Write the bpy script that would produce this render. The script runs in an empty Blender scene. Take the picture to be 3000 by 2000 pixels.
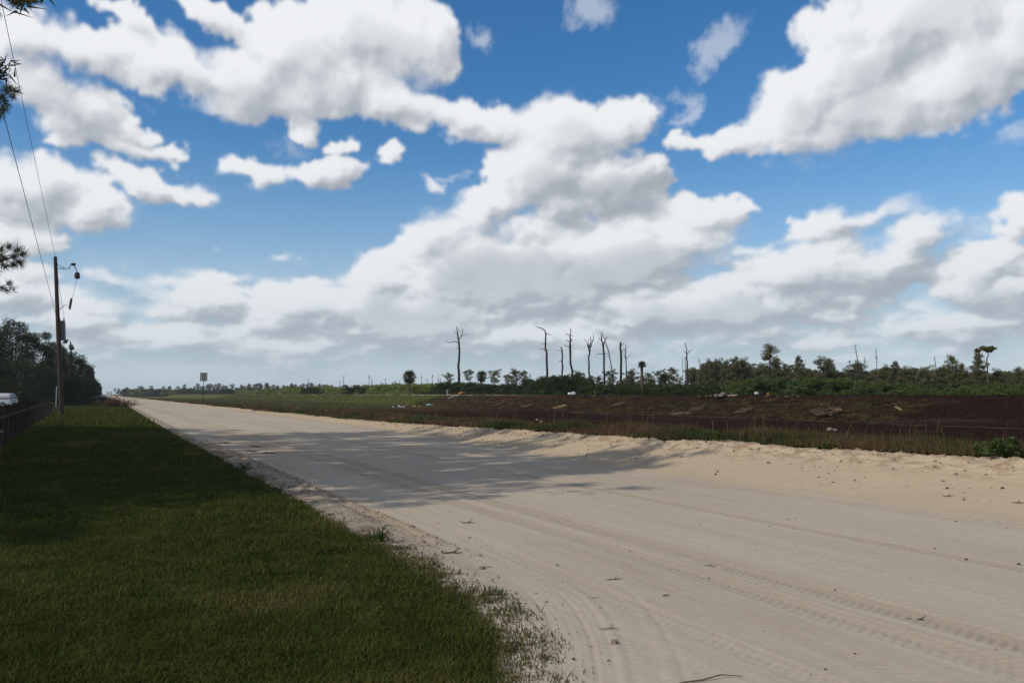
import bpy, math, random
import numpy as np
from mathutils import Vector, Matrix
R = math.radians
scene = bpy.context.scene
COL = scene.collection

# ------------------------------------------------------------------ camera
CAM_H, FPX, PITCH = 1.6, 1881.0, R(3.68)          # eye height, focal length in px of a 2352 px wide picture
cam_data = bpy.data.cameras.new('camera')
cam_data.lens, cam_data.sensor_width = 36 * FPX / 2352, 36
cam_data.clip_start, cam_data.clip_end = 0.05, 40000
cam = bpy.data.objects.new('camera', cam_data)
COL.objects.link(cam)
cam.location = (0, 0, CAM_H)
cam.rotation_euler = (R(90) + PITCH, 0, 0)
scene.camera = cam

# ------------------------------------------------------------------ exposure
vs = scene.view_settings
vs.view_transform, vs.look, vs.gamma, vs.exposure = 'Standard', 'None', 1, 0.0
vs.use_curve_mapping = False
scene.cycles.max_bounces = 6
scene.cycles.diffuse_bounces = 3
scene.cycles.transparent_max_bounces = 8
scene.cycles.volume_bounces = 0
scene.cycles.use_denoising = True

# ------------------------------------------------------------------ sun and sky
SUN_AZ, SUN_EL = R(-120), R(38)                   # compass angle from the view direction (+Y), to the right positive
SUN = Vector((math.sin(SUN_AZ) * math.cos(SUN_EL), math.cos(SUN_AZ) * math.cos(SUN_EL), math.sin(SUN_EL)))
sd = bpy.data.lights.new('sun', 'SUN')
sd.energy, sd.angle, sd.color = 3.0, R(0.53), (1.0, 0.90, 0.77)
sun = bpy.data.objects.new('sun', sd)
COL.objects.link(sun)
sun.rotation_euler = SUN.to_track_quat('Z', 'Y').to_euler()


def ray(px, py):
    """World direction through a point of the 2352 x 1568 picture."""
    v = Vector(((px - 1176) / FPX, 1.0, (784 - py) / FPX))
    c, s = math.cos(PITCH), math.sin(PITCH)
    return Vector((v.x, v.y * c - v.z * s, v.y * s + v.z * c))


class NT:
    """Small helper for building node trees."""
    def __init__(self, tree):
        self.t = tree

    def n(self, kind, **kw):
        nd = self.t.nodes.new(kind)
        ins = kw.pop('ins', {})
        for k, v in kw.items():
            setattr(nd, k, v)
        for k, v in ins.items():
            if isinstance(v, bpy.types.NodeSocket):
                self.t.links.new(v, nd.inputs[k])
            else:
                nd.inputs[k].default_value = v
        return nd

    def m(self, op, a, b=None, c=None, clamp=False):
        ins = {0: a}
        if b is not None:
            ins[1] = b
        if c is not None:
            ins[2] = c
        return self.n('ShaderNodeMath', operation=op, use_clamp=clamp, ins=ins).outputs[0]

    def vm(self, op, a, b=None, scale=None):
        ins = {0: a}
        if b is not None:
            ins[1] = b
        if scale is not None:
            ins[3] = scale
        nd = self.n('ShaderNodeVectorMath', operation=op, ins=ins)
        return nd.outputs[1] if op in ('LENGTH', 'DOT_PRODUCT', 'DISTANCE') else nd.outputs[0]

    def mix(self, f, a, b, blend='MIX'):
        nd = self.n('ShaderNodeMix', data_type='RGBA', blend_type=blend, clamp_factor=True)
        for k, v in ((0, f), (6, a), (7, b)):
            if isinstance(v, bpy.types.NodeSocket):
                self.t.links.new(v, nd.inputs[k])
            else:
                nd.inputs[k].default_value = v if k == 0 else (*v, 1.0)[:4]
        return nd.outputs[2]

    def ramp(self, f, lo, hi, a=0.0, b=1.0, smooth=True):
        return self.n('ShaderNodeMapRange', clamp=True, interpolation_type='SMOOTHSTEP' if smooth else 'LINEAR',
                      ins={0: f, 1: lo, 2: hi, 3: a, 4: b}).outputs[0]

    def noise(self, vec, scale, detail=4, rough=0.55, dist=0.0, lac=2.0, out=0):
        return self.n('ShaderNodeTexNoise', ins={'Vector': vec, 'Scale': scale, 'Detail': detail, 'Roughness': rough,
                                                 'Distortion': dist, 'Lacunarity': lac}).outputs[out]

# clouds: direction in the picture, half width, half height, tilt (degrees, rising to the right), weight
CLOUDS = [
    (40, 80, 120, 75, 0, 1), (200, 105, 150, 60, -15, 1), (150, 225, 150, 105, -35, 1), (325, 300, 60, 28, -5, .8),
    (400, 155, 230, 75, -12, 1), (560, 195, 190, 100, -3, 1), (700, 120, 190, 130, 20, 1.05), (850, 70, 190, 130, 0, 1.1), (800, 190, 200, 100, 0, 1),
    (960, 85, 120, 115, 0, 1.05), (900, 240, 220, 60, -8, 1), (1080, 272, 210, 52, -3, 1), (285, 35, 95, 27, -28, .8),
    (490, 45, 120, 36, -15, .85), 
    (60, 440, 225, 85, 0, 1), (0, 560, 70, 60, 0, .75), (200, 475, 105, 62, 0, .95), (350, 420, 135, 40, -13, .85), (425, 450, 55, 27, -10, .8),
    (340, 345, 90, 34, 0, .75), (100, 540, 60, 45, 0, .6), (130, 330, 50, 16, 0, .6), (240, 640, 60, 34, 0, .6),
    (20, 665, 150, 60, 0, .7), (590, 397, 80, 38, 0, .9), (745, 395, 110, 48, 0, 1), (705, 295, 55, 38, 0, .7), (790, 335, 65, 22, 10, .7),
    (905, 362, 62, 26, 10, .65), (1000, 430, 36, 32, -30, .65), 
    (1290, 300, 170, 90, 0, 1.1), (1400, 285, 130, 75, 20, 1.05), (1240, 400, 170, 120, 0, 1.15), (1290, 470, 120, 70, 0, 1.0), (1330, 620, 260, 110, 0, 1.2), (1500, 560, 180, 70, 10, 1.0), (1400, 420, 165, 100, 0, 1.15),
    (1490, 250, 38, 40, 0, .7), (1500, 400, 70, 55, 0, .8), (1120, 480, 150, 85, 30, 1.1), (1000, 560, 140, 100, 30, 1.1), (860, 640, 120, 95, 25, 1.05),
    (700, 710, 220, 85, 8, 1), (450, 690, 150, 62, 0, .85), (1150, 620, 340, 150, 5, 1.4), (1450, 590, 290, 130, 12, 1.3),
    (1600, 500, 150, 55, 5, 1), (1700, 480, 70, 16, 5, .7), (900, 720, 420, 100, 0, 1.25), (200, 725, 150, 65, 0, .62), (400, 770, 270, 60, 0, .6),
    (2120, 40, 270, 130, 0, 1.15), (2000, 150, 170, 130, 40, 1.15), (1830, 240, 180, 100, 20, 1.1), (1680, 305, 95, 45, 10, .75),
    (1600, 320, 80, 26, 12, .6), (2010, 240, 240, 100, 10, 1.1), (2230, 170, 200, 120, 20, 1.15), (2350, 70, 130, 130, 0, 1.1), (1860, 300, 140, 60, 0, .8), 
    (1960, 510, 210, 40, 10, .9), (2110, 540, 110, 60, 25, 1), (1850, 620, 210, 78, 10, 1.1), (2010, 610, 180, 75, 12, 1.05), (1740, 570, 110, 25, 10, .6),
    (2240, 620, 130, 72, 0, 1.05), (2310, 660, 110, 60, 0, 1), (2335, 500, 45, 60, 0, .85), 
    (1600, 700, 440, 90, 0, 1.15), (2180, 735, 230, 50, 0, .6), (1150, 770, 500, 60, 0, .8), (1950, 700, 180, 30, 0, .45), (1750, 770, 400, 40, 0, .45),
    (600, 790, 500, 40, 0, .4),
]
# thin torn wisps
WISPS = [(1118, 80, 46, 32, -20, 1), (1355, 20, 95, 45, 25, .9), (1655, 110, 100, 38, 42, .85), (1035, 405, 60, 20, 20, .7), (1582, 262, 30, 75, 10, .8), (2330, 310, 70, 26, 30, .7), (2250, 515, 95, 40, 10, .9),
         (1500, 250, 45, 55, 0, .9), (360, 240, 90, 30, 0, .5), (690, 340, 120, 50, 0, .5), (1850, 370, 160, 40, 0, .5), (470, 430, 60, 30, 0, .5)]
# denser cloud bellies that let less light through
BELLIES = [
    (170, 250, 110, 75, -35, .55), (640, 230, 130, 50, -5, .45), (900, 150, 120, 60, 0, .2), (760, 400, 90, 35, 0, .5), (1440, 420, 130, 75, 10, 1.0), (1340, 460, 120, 60, 0, .7),
    (1120, 590, 200, 60, 10, .55), (1250, 650, 330, 50, 5, .8), (900, 735, 330, 35, 0, .65), (1500, 650, 200, 50, 10, .55), (1960, 200, 130, 60, 20, .35), (1930, 530, 120, 25, 5, .5),
    (1950, 670, 250, 30, 3, .6), (2330, 660, 100, 40, 0, .6), (2050, 700, 250, 30, 0, .5), (1650, 740, 300, 35, 0, .65), (700, 720, 200, 30, 0, .45), (100, 470, 150, 50, 0, .2), (2130, 600, 100, 30, 20, .5),
    (200, 760, 180, 30, 0, .5), (30, 690, 100, 30, 0, .5), (2200, 590, 40, 30, 0, .6),
]

world = bpy.data.worlds.new('World')
scene.world = world
world.use_nodes = True
wt = world.node_tree
wt.nodes.clear()
N = NT(wt)
SKY_STRENGTH = 0.12
sky_tex = N.n('ShaderNodeTexSky', sky_type='NISHITA', sun_disc=False, sun_elevation=SUN_EL, sun_rotation=SUN_AZ,
              air_density=1.0, dust_density=0.3, ozone_density=3.0, altitude=0)
el_z = N.n('ShaderNodeSeparateXYZ', ins={0: N.n('ShaderNodeTexCoord').outputs[0]}).outputs[2]
deep = N.n('ShaderNodeHueSaturation', ins={'Saturation': 1.30, 'Value': 1.0, 'Color': sky_tex.outputs[0]}).outputs[0]
hazy = N.mix(N.ramp(el_z, .32, -.02, 0, .8), deep, (3.2, 4.3, 5.4))
# scattered clouds out of view, added to whiten the fill light (the ones ahead are modelled separately)
gen = N.n('ShaderNodeTexCoord').outputs[0]
sep = N.n('ShaderNodeSeparateXYZ', ins={0: gen})
plane = N.vm('DIVIDE', gen, N.n('ShaderNodeCombineXYZ', ins={0: N.m('ADD', N.m('ABSOLUTE', sep.outputs[2]), .18), 1: N.m('ADD', N.m('ABSOLUTE', sep.outputs[2]), .18), 2: 1.0}).outputs[0])
cn = N.noise(N.vm('MULTIPLY', plane, (1, 1, .3)), 1.6, 7, .58)
ahead = N.m('MULTIPLY', N.ramp(N.m('ABSOLUTE', N.m('ARCTAN2', sep.outputs[0], sep.outputs[1])), .80, .68), N.ramp(el_z, .62, .55))
cm = N.m('MULTIPLY', N.ramp(cn, .44, .58), N.m('SUBTRACT', 1.0, ahead))
cm = N.m('MULTIPLY', cm, N.ramp(el_z, -.01, .02))
hazy = N.mix(cm, hazy, (4.9, 4.85, 4.8))
bg = N.n('ShaderNodeBackground', ins={0: hazy, 1: SKY_STRENGTH})
N.n('ShaderNodeOutputWorld', ins={0: bg.outputs[0]})


# ------------------------------------------------------------------ numpy noise
def _h(ix, iy, seed):
    a = (ix.astype(np.int64) * 374761393 + iy.astype(np.int64) * 668265263 + seed * 2246822519) & 0xffffffff
    a = ((a ^ (a >> 13)) * 1274126177) & 0xffffffff
    a = ((a ^ (a >> 15)) * 2246822519) & 0xffffffff
    return ((a ^ (a >> 16)) & 0xffffff) / float(0x1000000)


def perlin(x, y, seed=0):
    ix, iy = np.floor(x), np.floor(y)
    fx, fy = x - ix, y - iy
    u, v = fx * fx * fx * (fx * (fx * 6 - 15) + 10), fy * fy * fy * (fy * (fy * 6 - 15) + 10)

    def g(dx, dy):
        a = _h(ix + dx, iy + dy, seed) * 2 * np.pi
        return np.cos(a) * (fx - dx) + np.sin(a) * (fy - dy)
    a, b = g(0, 0), g(1, 0)
    c, d = g(0, 1), g(1, 1)
    return ((a + (b - a) * u) + ((c + (d - c) * u) - (a + (b - a) * u)) * v) * 1.5


def fbm(x, y, octaves=5, seed=0, gain=.5, lac=2.03, billow=False):
    out, amp, tot = 0, 1.0, 0
    for o in range(octaves):
        n = perlin(x + 17.3 * o, y - 9.1 * o, seed + o * 31)
        out = out + amp * (np.abs(n) * 2 - .55 if billow else n)
        tot += amp
        amp *= gain
        x, y = x * lac * .8 - y * lac * .6, x * lac * .6 + y * lac * .8
    return out / tot


def sstep(x, a, b):
    t = np.clip((x - a) / (b - a), 0, 1)
    return t * t * (3 - 2 * t)


def smooth2(a, k):
    """Box-blur a 2-D array three times with half width k."""
    for _ in range(3):
        for ax in (0, 1):
            p = np.pad(a, [(k + 1, k) if i == ax else (0, 0) for i in (0, 1)], mode='edge')
            c = np.cumsum(p, axis=ax)
            n = a.shape[ax]
            a = (np.take(c, range(2 * k + 1, n + 2 * k + 1), ax) - np.take(c, range(0, n), ax)) / (2 * k + 1)
    return a


def shift2(a, dx, dy):
    """Value of a at (x+dx, y+dy) in cells, edge-clamped, bilinear."""
    H, W = a.shape
    X = np.clip(np.arange(W) + dx, 0, W - 1.001)
    Y = np.clip(np.arange(H) + dy, 0, H - 1.001)
    x0, y0 = X.astype(int), Y.astype(int)
    fx, fy = (X - x0)[None, :], (Y - y0)[:, None]
    a0, a1 = a[y0], a[y0 + 1]
    return (a0[:, x0] * (1 - fx) + a0[:, x0 + 1] * fx) * (1 - fy) + (a1[:, x0] * (1 - fx) + a1[:, x0 + 1] * fx) * fy


def blobs(U, V, lst, add=False, size=1.03):
    out = np.zeros_like(U)
    for (cx, cy, rx, ry, rot, w) in lst:
        d = ray(cx, cy).normalized()
        az, el = math.atan2(d.x, d.y), math.asin(d.z)
        c, s = math.cos(R(rot)), math.sin(R(rot))
        du, dv = (U - az) * math.cos(el), V - el
        a, b = (du * c + dv * s) / (rx / FPX * size), (-du * s + dv * c) / (ry / FPX * size)
        g = np.clip(1 - np.sqrt(a * a + b * b), 0, None) * w
        if add:
            out = out + g
        else:                                       # smooth maximum
            h = np.clip(.5 + .5 * (g - out) / .09, 0, 1)
            out = np.where((g > 0) | (out > 0), out * (1 - h) + g * h + .09 * h * (1 - h) * ((g > 0) & (out > 0)), 0)
    return out


def cloud_fields(az, el):
    """az, el: 1-D grids in radians (uniform). Returns cover and colour for every direction."""
    U, V = np.meshgrid(az, el)
    cell = az[1] - az[0]
    low = 1 - sstep(V, .03, .34)
    # apparent size shrinks towards the horizon
    VV = np.log(np.maximum(V, 0) + .16) * .42
    UU = U * (1 + .0 * low)
    w1, w2 = fbm(UU * 9, VV * 11, 4, 5), fbm(UU * 9 + 40, VV * 11, 4, 9)
    w3, w4 = fbm(UU * 27, VV * 32, 5, 15, .6), fbm(UU * 27 + 40, VV * 32, 5, 19, .6)
    amp = .026 - .010 * low
    PU, PV = U + w1 * amp + w3 * .024, V + w2 * amp * .8 + w4 * .018 * (1 - .4 * low)
    base = blobs(PU, PV, CLOUDS)
    sc = 1 + low * .9
    soft = fbm(UU * 13 * 1.0, VV * 17, 7, 21, .52)
    bil = fbm(PU * 17, np.log(np.maximum(PV, 0) + .16) * .42 * 24, 6, 33, .56, billow=True)
    wisp = fbm(UU * 30, VV * 36, 6, 51, .6)
    d = base * 1.05 + soft * .30 + bil * (.21 + .03 * low) + wisp * (.10 + .26 * (1 - sstep(base, .05, .55)) * (1 - .5 * low)) - .03 - .10 * (1 - sstep(base, .05, .5)) * (1 - low)
    s2 = sstep(V, .012, .05) * (1 - sstep(V, .10, .22))
    bank = fbm(U * 11, V * 48, 6, 71, .6)
    d = d + s2 * (.10 + bank * .42 + bil * .12)
    d = d - .16 * (1 - sstep(base, 0, .12)) * (1 - s2)
    edge = .20 + .58 * sstep(fbm(UU * 6, VV * 8, 3, 88), -.2, .5)
    cover = smooth2(sstep(d, .03, .03 + edge) ** 1.1, 1)
    # light: a soft march through the density towards the sun, plus the relief of the puffs
    dens = np.clip(d - .06, 0, None)
    sx, sy = -.64, .77
    tau = 0
    for k, wgt in ((3, .5), (7, .9), (13, 1.1), (22, 1.2), (34, 1.2), (50, 1.1)):
        kk = k * (.00125 / cell)
        tau = tau + wgt * shift2(dens, sx * kk, sy * kk)
    trans = np.exp(-tau * .52)
    relief = 0
    hgt = smooth2(np.clip(dens, 0, .8), 1)
    for k, a in ((1, .7), (2, .9), (5, 1.2), (10, 1.2), (20, .9)):
        kk = k * (.00125 / cell)
        relief = relief + a * (hgt - shift2(hgt, sx * kk, sy * kk))
    bel = smooth2(blobs(PU, PV, BELLIES, True, 1.45), max(2, int(.011 / cell)))
    thick = smooth2(sstep(dens, .15, 1.1), 3)
    lit = .70 + .36 * trans + (.55 + .5 * low) * relief - (.54 - .34 * low) * (1 - np.exp(-1.6 * bel)) / .8 - .06 * thick - .04 * low
    lit = lit + .16 * soft + .10 * bil + .05 * wisp + .05 * sstep(-U, -.1, .6)
    lit = np.where(lit < .35, .35 * np.exp(np.clip((lit - .35) / .35, -6, 0)), lit)
    lit = np.clip(lit, 0, 1)
    lit = .55 * lit + .45 * smooth2(lit, 4)
    dark, light = np.array([.33, .365, .425]), np.array([.86, .875, .90])
    col = dark + (light - dark) * lit[..., None]
    # light that the air adds in front of the far, low clouds
    air = (np.exp(-np.maximum(V, 0) / .085) * .92)[..., None]
    col = col * (1 - air) + np.array([.47, .565, .645]) * air
    wf = blobs(PU, PV, WISPS, False, 1.3) * 1.5 + fbm(UU * 22 + VV * 14, VV * 30 - UU * 12, 6, 61, .62) * .75 + soft * .3 - .30
    cover = np.maximum(cover, .42 * sstep(wf, .05, .95))
    # towards the horizon thin veil joins the clouds
    cover = 1 - (1 - cover) * (1 - .75 * np.exp(-np.maximum(V, 0) / .05)) * (1 - .38 * np.exp(-((V - .07) / .06) ** 2) * (.6 + .8 * np.clip(bank + .3, 0, 1)))
    return cover, col


def new_mesh_object(name, verts, faces, mat=None, parent=None, smooth=False, attrs=None):
    """One mesh object from numpy arrays. faces: (n,3) or (n,4) array, or a list of such arrays."""
    if not isinstance(faces, (list, tuple)):
        faces = [faces]
    faces = [np.asarray(f, dtype=np.int32) for f in faces if len(f)]
    me = bpy.data.meshes.new(name)
    verts = np.asarray(verts, dtype=np.float32)
    me.vertices.add(len(verts))
    me.vertices.foreach_set('co', verts.ravel())
    idx = np.concatenate([f.ravel() for f in faces])
    tot = np.concatenate([np.full(len(f), f.shape[1], dtype=np.int32) for f in faces])
    me.loops.add(len(idx))
    me.loops.foreach_set('vertex_index', idx)
    me.polygons.add(len(tot))
    me.polygons.foreach_set('loop_start', np.concatenate([[0], np.cumsum(tot)[:-1]]).astype(np.int32))
    me.polygons.foreach_set('loop_total', tot)
    me.polygons.foreach_set('use_smooth', np.full(len(tot), smooth, dtype=bool))
    me.update(calc_edges=True)
    for k, a in (attrs or {}).items():
        a = np.asarray(a, dtype=np.float32)
        if a.ndim == 1:
            me.attributes.new(k, 'FLOAT', 'POINT').data.foreach_set('value', a)
        else:
            me.attributes.new(k, 'FLOAT_COLOR', 'POINT').data.foreach_set('color', a.ravel())
    if mat:
        me.materials.append(mat)
    o = bpy.data.objects.new(name, me)
    COL.objects.link(o)
    if parent:
        o.parent = parent
    return o


def grid_faces(nr, nc, off=0):
    i = np.arange(nr - 1)[:, None] * nc + np.arange(nc - 1)[None, :] + off
    return np.stack([i, i + 1, i + nc + 1, i + nc], -1).reshape(-1, 4)


def build_sky():
    az = np.linspace(-.78, .78, 1640)
    el = np.linspace(-.004, .66, 700)
    cover, col = cloud_fields(az, el)
    fade = sstep(az, -.78, -.70) * (1 - sstep(az, .70, .78))
    cover = cover * fade[None, :] * (1 - sstep(el, .6, .66))[:, None]
    U, V = np.meshgrid(az, el)
    Rr = 12000.0
    v = np.stack([np.sin(U) * np.cos(V) * Rr, np.cos(U) * np.cos(V) * Rr, np.sin(V) * Rr + CAM_H], -1).reshape(-1, 3)
    rgba = np.concatenate([col.reshape(-1, 3), cover.reshape(-1, 1)], -1)
    m = bpy.data.materials.new('cloud_layer')
    m.use_nodes = True
    m.cycles.emission_sampling = 'NONE'
    n = NT(m.node_tree)
    m.node_tree.nodes.clear()
    at = n.n('ShaderNodeAttribute', attribute_name='cloud')
    e = n.n('ShaderNodeEmission', ins={0: at.outputs[0], 1: 1.0})
    tr = n.n('ShaderNodeBsdfTransparent')
    mx = n.n('ShaderNodeMixShader', ins={0: at.outputs[3], 1: tr.outputs[0], 2: e.outputs[0]})
    n.n('ShaderNodeOutputMaterial', ins={0: mx.outputs[0]})
    o = new_mesh_object('sky', v, grid_faces(len(el), len(az)), m, smooth=True, attrs={'cloud': rgba})
    o['kind'] = 'structure'


build_sky()

# ------------------------------------------------------------------ materials
def mat_new(name, rough=.9, spec=.2):
    m = bpy.data.materials.new(name)
    m.use_nodes = True
    m.node_tree.nodes.clear()
    n = NT(m.node_tree)
    b = n.n('ShaderNodeBsdfPrincipled', ins={'Roughness': rough, 'Specular IOR Level': spec})
    n.n('ShaderNodeOutputMaterial', ins={0: b.outputs[0]})
    return m, n, b


def link(n, a, b):
    n.t.links.new(a, b)


def simple_mat(name, col, rough=.7, spec=.3, metal=0, var=.12, scale=8.0, bump=0.0, bscale=40.0):
    m, n, b = mat_new(name, rough, spec)
    tc = n.n('ShaderNodeTexCoord').outputs[3]
    ns = n.noise(tc, scale, 5)
    link(n, n.mix(ns, tuple(c * (1 - var) for c in col), tuple(min(1, c * (1 + var)) for c in col)), b.inputs['Base Color'])
    b.inputs['Metallic'].default_value = metal
    if bump:
        bp = n.n('ShaderNodeBump', ins={'Strength': .5, 'Distance': bump, 'Height': n.noise(tc, bscale, 4)})
        link(n, bp.outputs[0], b.inputs['Normal'])
    return m


def foliage_mat(name, dark, light, rough=.65, spec=.15, trans=0.25):
    """dark/light: ends of the leaf-to-leaf variation carried by the 'tint' attribute."""
    m = bpy.data.materials.new(name)
    m.use_nodes = True
    m.node_tree.nodes.clear()
    n = NT(m.node_tree)
    t = n.n('ShaderNodeAttribute', attribute_name='tint').outputs[2]
    oi = n.n('ShaderNodeObjectInfo').outputs[5]
    c = n.mix(t, dark, light)
    c = n.mix(n.m('MULTIPLY', oi, .35), c, tuple(x * f for x, f in zip(light, (1.15, .95, .7))))
    d = n.n('ShaderNodeBsdfPrincipled', ins={'Base Color': c, 'Roughness': rough, 'Specular IOR Level': spec})
    tl = n.n('ShaderNodeBsdfTranslucent', ins={0: c})
    mx = n.n('ShaderNodeMixShader', ins={0: trans, 1: d.outputs[0], 2: tl.outputs[0]})
    n.n('ShaderNodeOutputMaterial', ins={0: mx.outputs[0]})
    return m


# ------------------------------------------------------------------ road frame: s across (right positive), t along the road
RA = math.atan(0.5002)
CA, SA = math.cos(RA), math.sin(RA)


def w2r(x, y):
    return x * CA + y * SA, -x * SA + y * CA


def r2w(s, t, z=0.0):
    return Vector((s * CA - t * SA, s * SA + t * CA, z))


def lerp1(x, xs, ys):
    return np.interp(x, xs, ys)


def crest_s(t):
    return 12.6 + .18 * np.sin(t * .21 + 1) + .12 * np.sin(t * .63) + 0 * t


def crest_h(t):
    return lerp1(t, [0, 8, 18, 35, 50, 75, 200, 600], [.62, .58, .45, .22, .15, .12, .10, .08])


def foot_s(t):
    return lerp1(t, [0, 6, 14, 25, 36, 75, 300], [10.3, 10.1, 9.8, 10.5, 11.4, 11.7, 11.9]) + .1 * np.sin(t * .35)


def grass_edge(t):
    """Right-hand edge of the turf."""
    e = lerp1(t, [0, 3.0, 4.0, 5.0, 6.0, 9, 16, 34, 60, 140, 400], [1.1, 1.62, 1.96, 2.36, 2.56, 2.62, 2.6, 2.55, 2.7, 3.2, 3.4])
    return e


def land(s, t):
    """Height of the land without the fine relief."""
    s, t = np.asarray(s, float), np.asarray(t, float)
    cs, ch, fs = crest_s(t), crest_h(t), foot_s(t)
    u = np.clip((s - fs) / (cs - fs), 0, 1)
    z = ch * (.35 * u + .65 * u ** 1.8)
    back = np.clip((s - cs - .3) / 4.6, 0, 1)
    z = z * (1 - sstep(back, 0, 1))
    lev = sstep(s, 38.5, 40.5) * 0 + np.clip((s - 39) / 6.0, 0, 1)
    lev = lev * (1 - np.clip((s - 50.5) / 4.0, 0, 1))
    z = z + 1.50 * lev * (1 - sstep(t, 700, 900)) * .995
    z = z - .12 * sstep(s, 20, 24) * (1 - sstep(s, 32, 38))
    z = z * 1.0 + .12 * sstep(s, 54, 58)
    z = z - .12 * sstep(s, 64, 75)
    # left of the road the turf rolls a little
    lf = sstep(-s, -2.2, 0)
    z = z + lf * (.035 * fbm(s * .35, t * .35, 3, 3))
    z = z - .14 * sstep(-s, 7, 14)
    return z


def tread(s, t, c, w, depth, per, kind, seed, wob=.03):
    """Relief of one tyre track running along the road."""
    cc = c + wob * np.sin(t * .31 + seed) + wob * .5 * np.sin(t * 1.1 + seed * 2)
    x = (s - cc) / (w / 2)
    m = 1 - sstep(np.abs(x), .82, 1.05)
    if kind == 'chevron':
        ph = t / per + np.abs(x) * .9
    elif kind == 'block':
        ph = t / per + .5 * np.floor((x + 1) * 2) + .15 * x
    else:
        ph = t / per + x * .6
    pat = sstep(np.sin(ph * 2 * np.pi), -.5, .5)
    if kind == 'block':
        pat = pat * sstep(np.abs(np.sin((x + 1) * 2 * np.pi)), .1, .5)
    ph = ph + .2 * fbm(s * 5, t * 3.0, 2, seed + 50)
    fade = .55 + .45 * sstep(fbm(t * .5, t * 0 + seed, 3, seed), -.4, .2) * 1.0
    return m * fade * depth * (.80 * (pat - .75) + .35 * fbm(s * 22, t * 16, 2, seed + 9) - .15) + .15 * depth * np.exp(-((np.abs(x) - 1.15) / .12) ** 2)


def road_relief(s, t):
    z = .012 * fbm(s * .8, t * .15, 3, 11) + .004 * fbm(s * 6, t * 1.4, 3, 12)
    near = 1 - sstep(t, 35, 60)
    # fine ridges left by the grader blade and tyres
    z = z + .0035 * fbm(s * 9, t * .25, 3, 13) + .0022 * fbm(s * 30, t * .8, 2, 14)
    on = sstep(s, 3.3, 3.6) * (1 - sstep(s, 9.5, 9.9))
    k = 1 + 0 * s
    z = z + tread(s, t, 7.55, .27, .018, .075, 'chevron', 1)
    z = z + tread(s, t, 5.30, .36, .020, .078, 'chevron', 2)
    z = z + tread(s, t, 4.82 - .05 * sstep(t, 6, 12), .34, .017, .085, 'chevron', 3)
    z = z + tread(s, t, 6.45, .25, .006, .10, 'chevron', 4) + tread(s, t, 6.05, .22, .004, .09, 'slant', 5)
    z = z + tread(s, t, 8.55, .28, .006, .12, 'slant', 6) + tread(s, t, 9.2, .25, .007, .14, 'slant', 7)
    z = z + tread(s, t, 3.75 - .12 * (1 - sstep(t, 4, 8)), .26, .010, .08, 'block', 8)
    z = z + tread(s, t, 4.2, .18, .005, .08, 'slant', 9)
    fs = foot_s(t)
    # cleats of a tracked machine pressed into the foot of the bank
    x = (s - fs - .45) / .5
    z = z + (1 - sstep(np.abs(x), .7, 1)) * .028 * (sstep(np.sin((t / .19 + .35 * x) * 2 * np.pi), -.7, .8) - .5) * (1 - sstep(t, 18, 24)) * sstep(fbm(t * .7, s * .5, 2, 44), -.5, .1)
    z = z + .022 * np.exp(-((s - fs + .12) / .07) ** 2) * sstep(fbm(t * 2.0, s, 3, 40), -.2, .4)
    # wheel grooves that swing in at the near left
    tc = np.clip((6.1 - t) / 2.1, 0, 3)
    cc = 3.12 - .85 * tc ** 1.5
    turn = sstep(6.3 - t, 0, .8)
    for j in range(7):
        off = .02 + j * .062
        z = z - turn * (.016 if j in (0, 4) else .009) * np.exp(-((s - cc - off) / .019) ** 2)
    x = (s - cc - .62) / .13
    z = z - turn * .009 * (1 - sstep(np.abs(x), .7, 1)) * sstep(np.sin(t / .07 * 2 * np.pi), -.3, .5)
    for j, o2 in enumerate((.50, .85)):
        z = z - turn * .006 * np.exp(-((s - cc - o2) / .018) ** 2)
    # crumbly edge between turf and road, with a windrow of clods
    ge = grass_edge(t)
    rough = (1 - sstep(s, ge + .42, ge + .62)) * sstep(t, 5.5, 8.5)
    far = 1 - .5 * sstep(t, 30, 60)
    z = z + rough * far * (.026 * np.clip(fbm(s * 13, t * 11, 5, 21, .65), -.5, 1) + .014 + .015 * fbm(s * 1.5, t * .7, 2, 22))
    rid = np.exp(-((s - 3.30 - .03 * np.sin(t * .8)) / .065) ** 2) * sstep(t, 7.5, 9.5) * (1 - sstep(t, 20, 26))
    z = z + rid * (.030 + .045 * fbm(s * 14, t * 12, 4, 23, .65))
    rid2 = np.exp(-((s - 2.98 - .05 * np.sin(t * .6)) / .10) ** 2) * sstep(t, 9.5, 12)
    z = z + rid2 * (.020 + .035 * fbm(s * 14, t * 13, 4, 24, .65))
    # the bank: slumped lip with clods
    cs = crest_s(t)
    u = (s - fs) / (cs - fs)
    scoop = np.sin(t * 2.35 + 1.2 * np.sin(t * .7)) * sstep(t, 13, 17) * (1 - sstep(t, 34, 42))
    z = z + .055 * scoop * sstep(u, .1, .5) * (1 - sstep(u, .85, 1.1))
    lip = sstep(u, .62, .92) * (1 - sstep(s, cs + .5, cs + .9))
    z = z + lip * (.085 * fbm(s * 3.6, t * 2.6, 5, 31, .62) + .06 * np.clip(fbm(s * 6, t * 5, 4, 33, .6) + .05, 0, 1) ** 1.0)
    face = sstep(u, .05, .3) * (1 - lip)
    z = z + face * (.028 * fbm(s * .8, t * 1.1, 3, 35) + .03 * np.clip(fbm(s * 7, t * 7, 3, 36, .6) - .38, 0, 1) + .035 * fbm(s * .35, t * .9, 2, 37))
    z = z + sstep(u, .0, .6) * .05 * fbm(s * .5, t * .55, 3, 38)
    z = z * (1 - (1 - sstep(s, ge - .12, ge + .05))) - .07 * (1 - sstep(s, ge - .16, ge - .02))
    return z


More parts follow.
